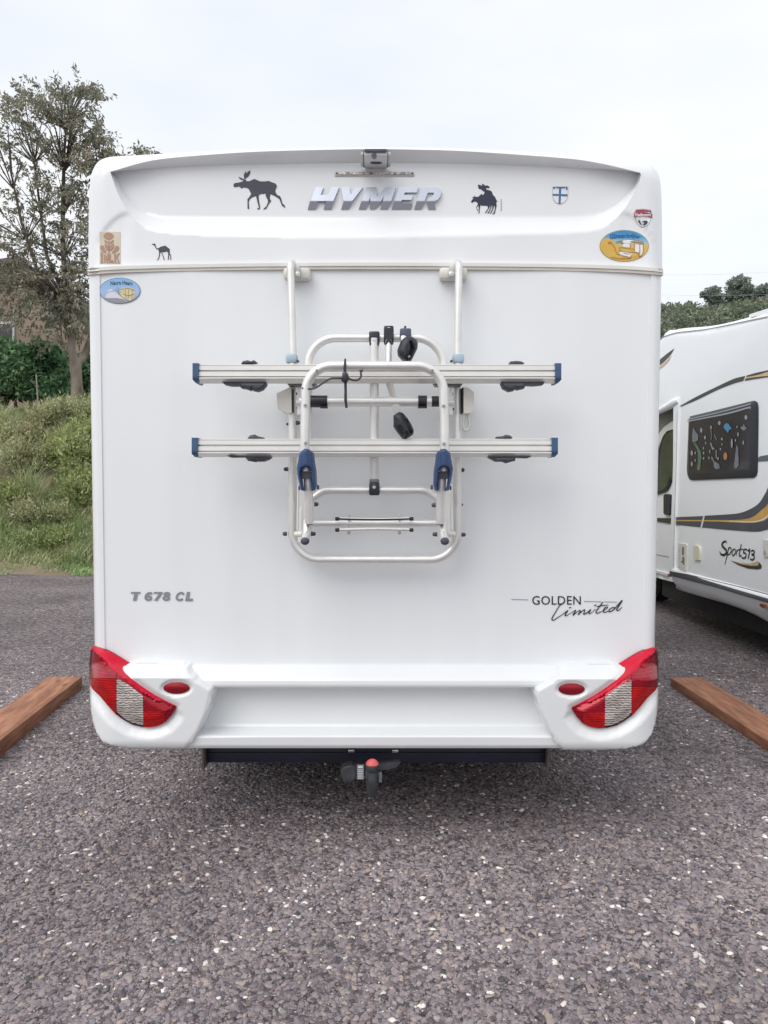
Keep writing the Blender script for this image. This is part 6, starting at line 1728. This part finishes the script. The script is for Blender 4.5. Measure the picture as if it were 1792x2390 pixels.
sdec('side_band', [A4([(1195, 1985), (1215, 1968), (1292, 1955), (1500, 1925), (1500, 1995), (1292, 2018), (1195, 2025)])], mat('slate_green_vinyl', (.10, .125, .13), .5), 0)
# model lettering
strokes('model_lettering', [(A3([(1032, 118), (1015, 88), (972, 108), (958, 150), (990, 190), (1024, 232), (1020, 275), (980, 300), (938, 282), (921, 238)]), [.006, .016, .020, .026, .022, .026, .022, .020, .018, .008]),
    (A3([(1062, 180), (1040, 290), (1018, 380), (1000, 446)]), [.010, .014, .010, .006]), (A3([(1048, 215), (1078, 185), (1100, 200), (1096, 250), (1068, 290), (1045, 288)]), .011),
    (A3([(1148, 205), (1125, 225), (1112, 265), (1118, 300), (1142, 300), (1165, 255), (1162, 218), (1148, 205)]), .011), (A3([(1188, 218), (1176, 302)]), .011), (A3([(1182, 250), (1202, 222), (1226, 215)]), .009),
    (A3([(1256, 130), (1238, 215), (1222, 290), (1240, 318), (1258, 298)]), .012), (A3([(1212, 215), (1288, 207)]), .008),
    (A3([(1348, 217), (1302, 215), (1290, 265), (1320, 270), (1328, 312), (1302, 347), (1262, 338)]), .013), (A3([(1356, 242), (1388, 215), (1360, 356)]), .013),
    (A3([(1408, 243), (1434, 228), (1458, 248), (1442, 285), (1415, 293), (1448, 302), (1456, 338), (1430, 372), (1393, 362)]), .013)], XS - .003, M['ink'], V2, mapper=side_map(0), backdir=BD)
sdec('lettering_swoosh', [A3(np.array([(1088, 382), (1200, 450), (1350, 505), (1500, 521), (1560, 508), (1568, 465), (1545, 425), (1515, 398), (1528, 430), (1500, 465), (1400, 465), (1250, 440)]))], M['stripe2'], 0)
sdec('lettering_swoosh', [A3(np.array([(1088, 379), (1250, 420), (1400, 430), (1480, 405), (1500, 383), (1525, 412), (1522, 448), (1490, 466), (1380, 460), (1250, 438)]))], M['tan'], 1)
# service flaps
def flap(name, q, m, th=.012, parent=V2): return relief(name, q, XS - th, m, parent, mapper=side_map(0), thick=th + .004, backdir=BD)
vt = flap('fridge_vent', A3([(300, 128), (316, 120), (415, 128), (425, 145), (410, 530), (395, 540), (300, 500)]), M['cream'])
sl = M['darkgrey']
relief('vent_slot', A3(rrect(360, 172, 388, 298, 12)), XS - .014, mat('vent_grey', (.20, .18, .15), .6), vt, mapper=side_map(0), thick=.003, backdir=BD)
relief('vent_slot', A3([(368, 325), (396, 330), (392, 450), (372, 445), (370, 410), (350, 420), (348, 392), (368, 385)]), XS - .014, mat('vent_grey', (.20, .18, .15), .6), vt, mapper=side_map(0), thick=.003, backdir=BD)
for yy in (215, 245, 300, 345, 480): relief('vent_slot', A3(rect(308, yy, 330, yy + 5)), XS - .014, M['linegrey'], vt, mapper=side_map(0), thick=.003, backdir=BD)
flap('service_flap', A3([(540, 158), (555, 155), (620, 160), (632, 200), (636, 250), (628, 375), (615, 378), (548, 368)]), mat('yellowed_cream_flap', (.72, .68, .56), .45), .018)
v3 = flap('socket_flap', A3([(1602, 70), (1620, 66), (1760, 80), (1760, 330), (1610, 322)]), M['cream'])
strokes('socket_print', [(A3([(1640, 225), (1632, 280)]), .006), (A3([(1640, 225), (1650, 280)]), .006), (A3([(1625, 278), (1655, 284)]), .006)], XS - .0165, M['linegrey'], v3, mapper=side_map(0), sm=False, backdir=BD)
# side window
wf = A4([(497, 1556), (700, 1508), (1125, 1402), (1160, 1395), (1188, 1415), (1197, 1460), (1197, 1600), (1192, 1950), (1188, 2130), (1175, 2172), (1150, 2190), (1000, 2196), (520, 2216), (490, 2205), (472, 2165), (465, 2110), (474, 1850), (484, 1600)])
wfr = relief('window_frame', wf, lambda P: XS - .022 + .012 * (1 - np.sqrt(np.clip(seg_dist(P, wf) / .05, 0, 1))), M['black'], V2, step=(.04, .03), mapper=side_map(0), thick=.026, backdir=BD)
wg = A4([(510, 1618), (1120, 1470), (1140, 1490), (1135, 2060), (1120, 2100), (520, 2150), (500, 2110)])
relief('pane', wg, XS - .0225, mat('smoked_acrylic', (.05, .040, .045), .10, cols=[(.012, .012, .024), (.022, .020, .032), (.036, .028, .034)], vscale=1.6, spec=.5), wfr, mapper=side_map(0), thick=.003, backdir=BD)
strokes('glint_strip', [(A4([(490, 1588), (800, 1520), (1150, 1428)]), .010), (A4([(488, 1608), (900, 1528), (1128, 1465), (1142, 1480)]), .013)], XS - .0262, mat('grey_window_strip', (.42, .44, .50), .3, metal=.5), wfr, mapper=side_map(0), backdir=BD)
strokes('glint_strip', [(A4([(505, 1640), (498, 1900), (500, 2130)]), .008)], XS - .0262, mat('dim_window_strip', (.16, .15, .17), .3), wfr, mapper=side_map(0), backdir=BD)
def wdec(polys, m, k=0):
    return decal('window_sticker', polys, XS - .0262 - .0002 * k, m, wfr, mapper=side_map(0), backdir=BD)
WP_ = mat('dim_white_film', (.30, .29, .31), .6); GR_ = mat('dim_green_film', (.10, .17, .09), .6, var=.3, vscale=20); GY_ = mat('dim_grey_film', (.17, .185, .20), .6, var=.2, vscale=20)
wdec([A4(ell(cx_, cy_, rx, ry, 12)) for cx_, cy_, rx, ry in ((633, 1700, 12, 26), (735, 1670, 9, 18), (822, 1625, 14, 22), (1100, 1567, 15, 25), (673, 1775, 10, 20), (680, 1832, 6, 16), (658, 1885, 6, 14), (1018, 1743, 8, 22), (1073, 1828, 9, 22), (1007, 1665, 6, 14), (850, 1790, 12, 12), (852, 1845, 6, 12), (835, 1895, 8, 12), (537, 1935, 12, 28), (573, 1935, 7, 14), (536, 2048, 10, 26), (573, 2010, 6, 14), (660, 1935, 8, 14), (660, 1990, 8, 14), (716, 1985, 7, 14), (725, 1920, 5, 20), (812, 1990, 8, 16), (994, 1805, 7, 14), (955, 1835, 10, 50), (767, 1888, 6, 10))], WP_)
wdec([A4([(868, 1650), (890, 1628), (915, 1630), (935, 1660), (952, 1685), (925, 1695), (912, 1730), (890, 1700), (868, 1680)])], mat('dim_blue_film', (.05, .22, .38), .5))
wdec([A4(ell(884, 1968, 20, 40, 16))], mat('dim_orange_film', (.42, .20, .07), .5))
wdec([A4([(548, 1668), (565, 1700), (600, 1750), (600, 1800), (560, 1830), (540, 1820), (540, 1760)]), A4([(975, 2050), (985, 1980), (1000, 1850), (1018, 1880), (1022, 2000), (1025, 2060), (1000, 2095), (978, 2090)]), A4([(745, 1965), (770, 2020), (820, 2050), (828, 2090), (790, 2105), (765, 2080), (760, 2030), (735, 1985)]), A4([(1040, 1665), (1068, 1660), (1076, 1630), (1090, 1660), (1112, 1680), (1085, 1700), (1060, 1700)])], GY_)
wdec([A4([(560, 1810), (590, 1850), (628, 1920), (636, 1980), (620, 2110), (590, 2110), (600, 1980), (590, 1900), (555, 1840)])], GR_)
strk = lambda a, wd, m: strokes('window_sticker', [(A4(a), wd)], XS - .0264, m, wfr, mapper=side_map(0), backdir=BD)
strk([(735, 1690), (740, 1760), (735, 1800)], .018, GR_); strk([(768, 1745), (795, 1800)], .012, GY_); strk([(730, 1830), (755, 1900)], .018, WP_); strk([(788, 1905), (790, 1990)], .016, WP_)
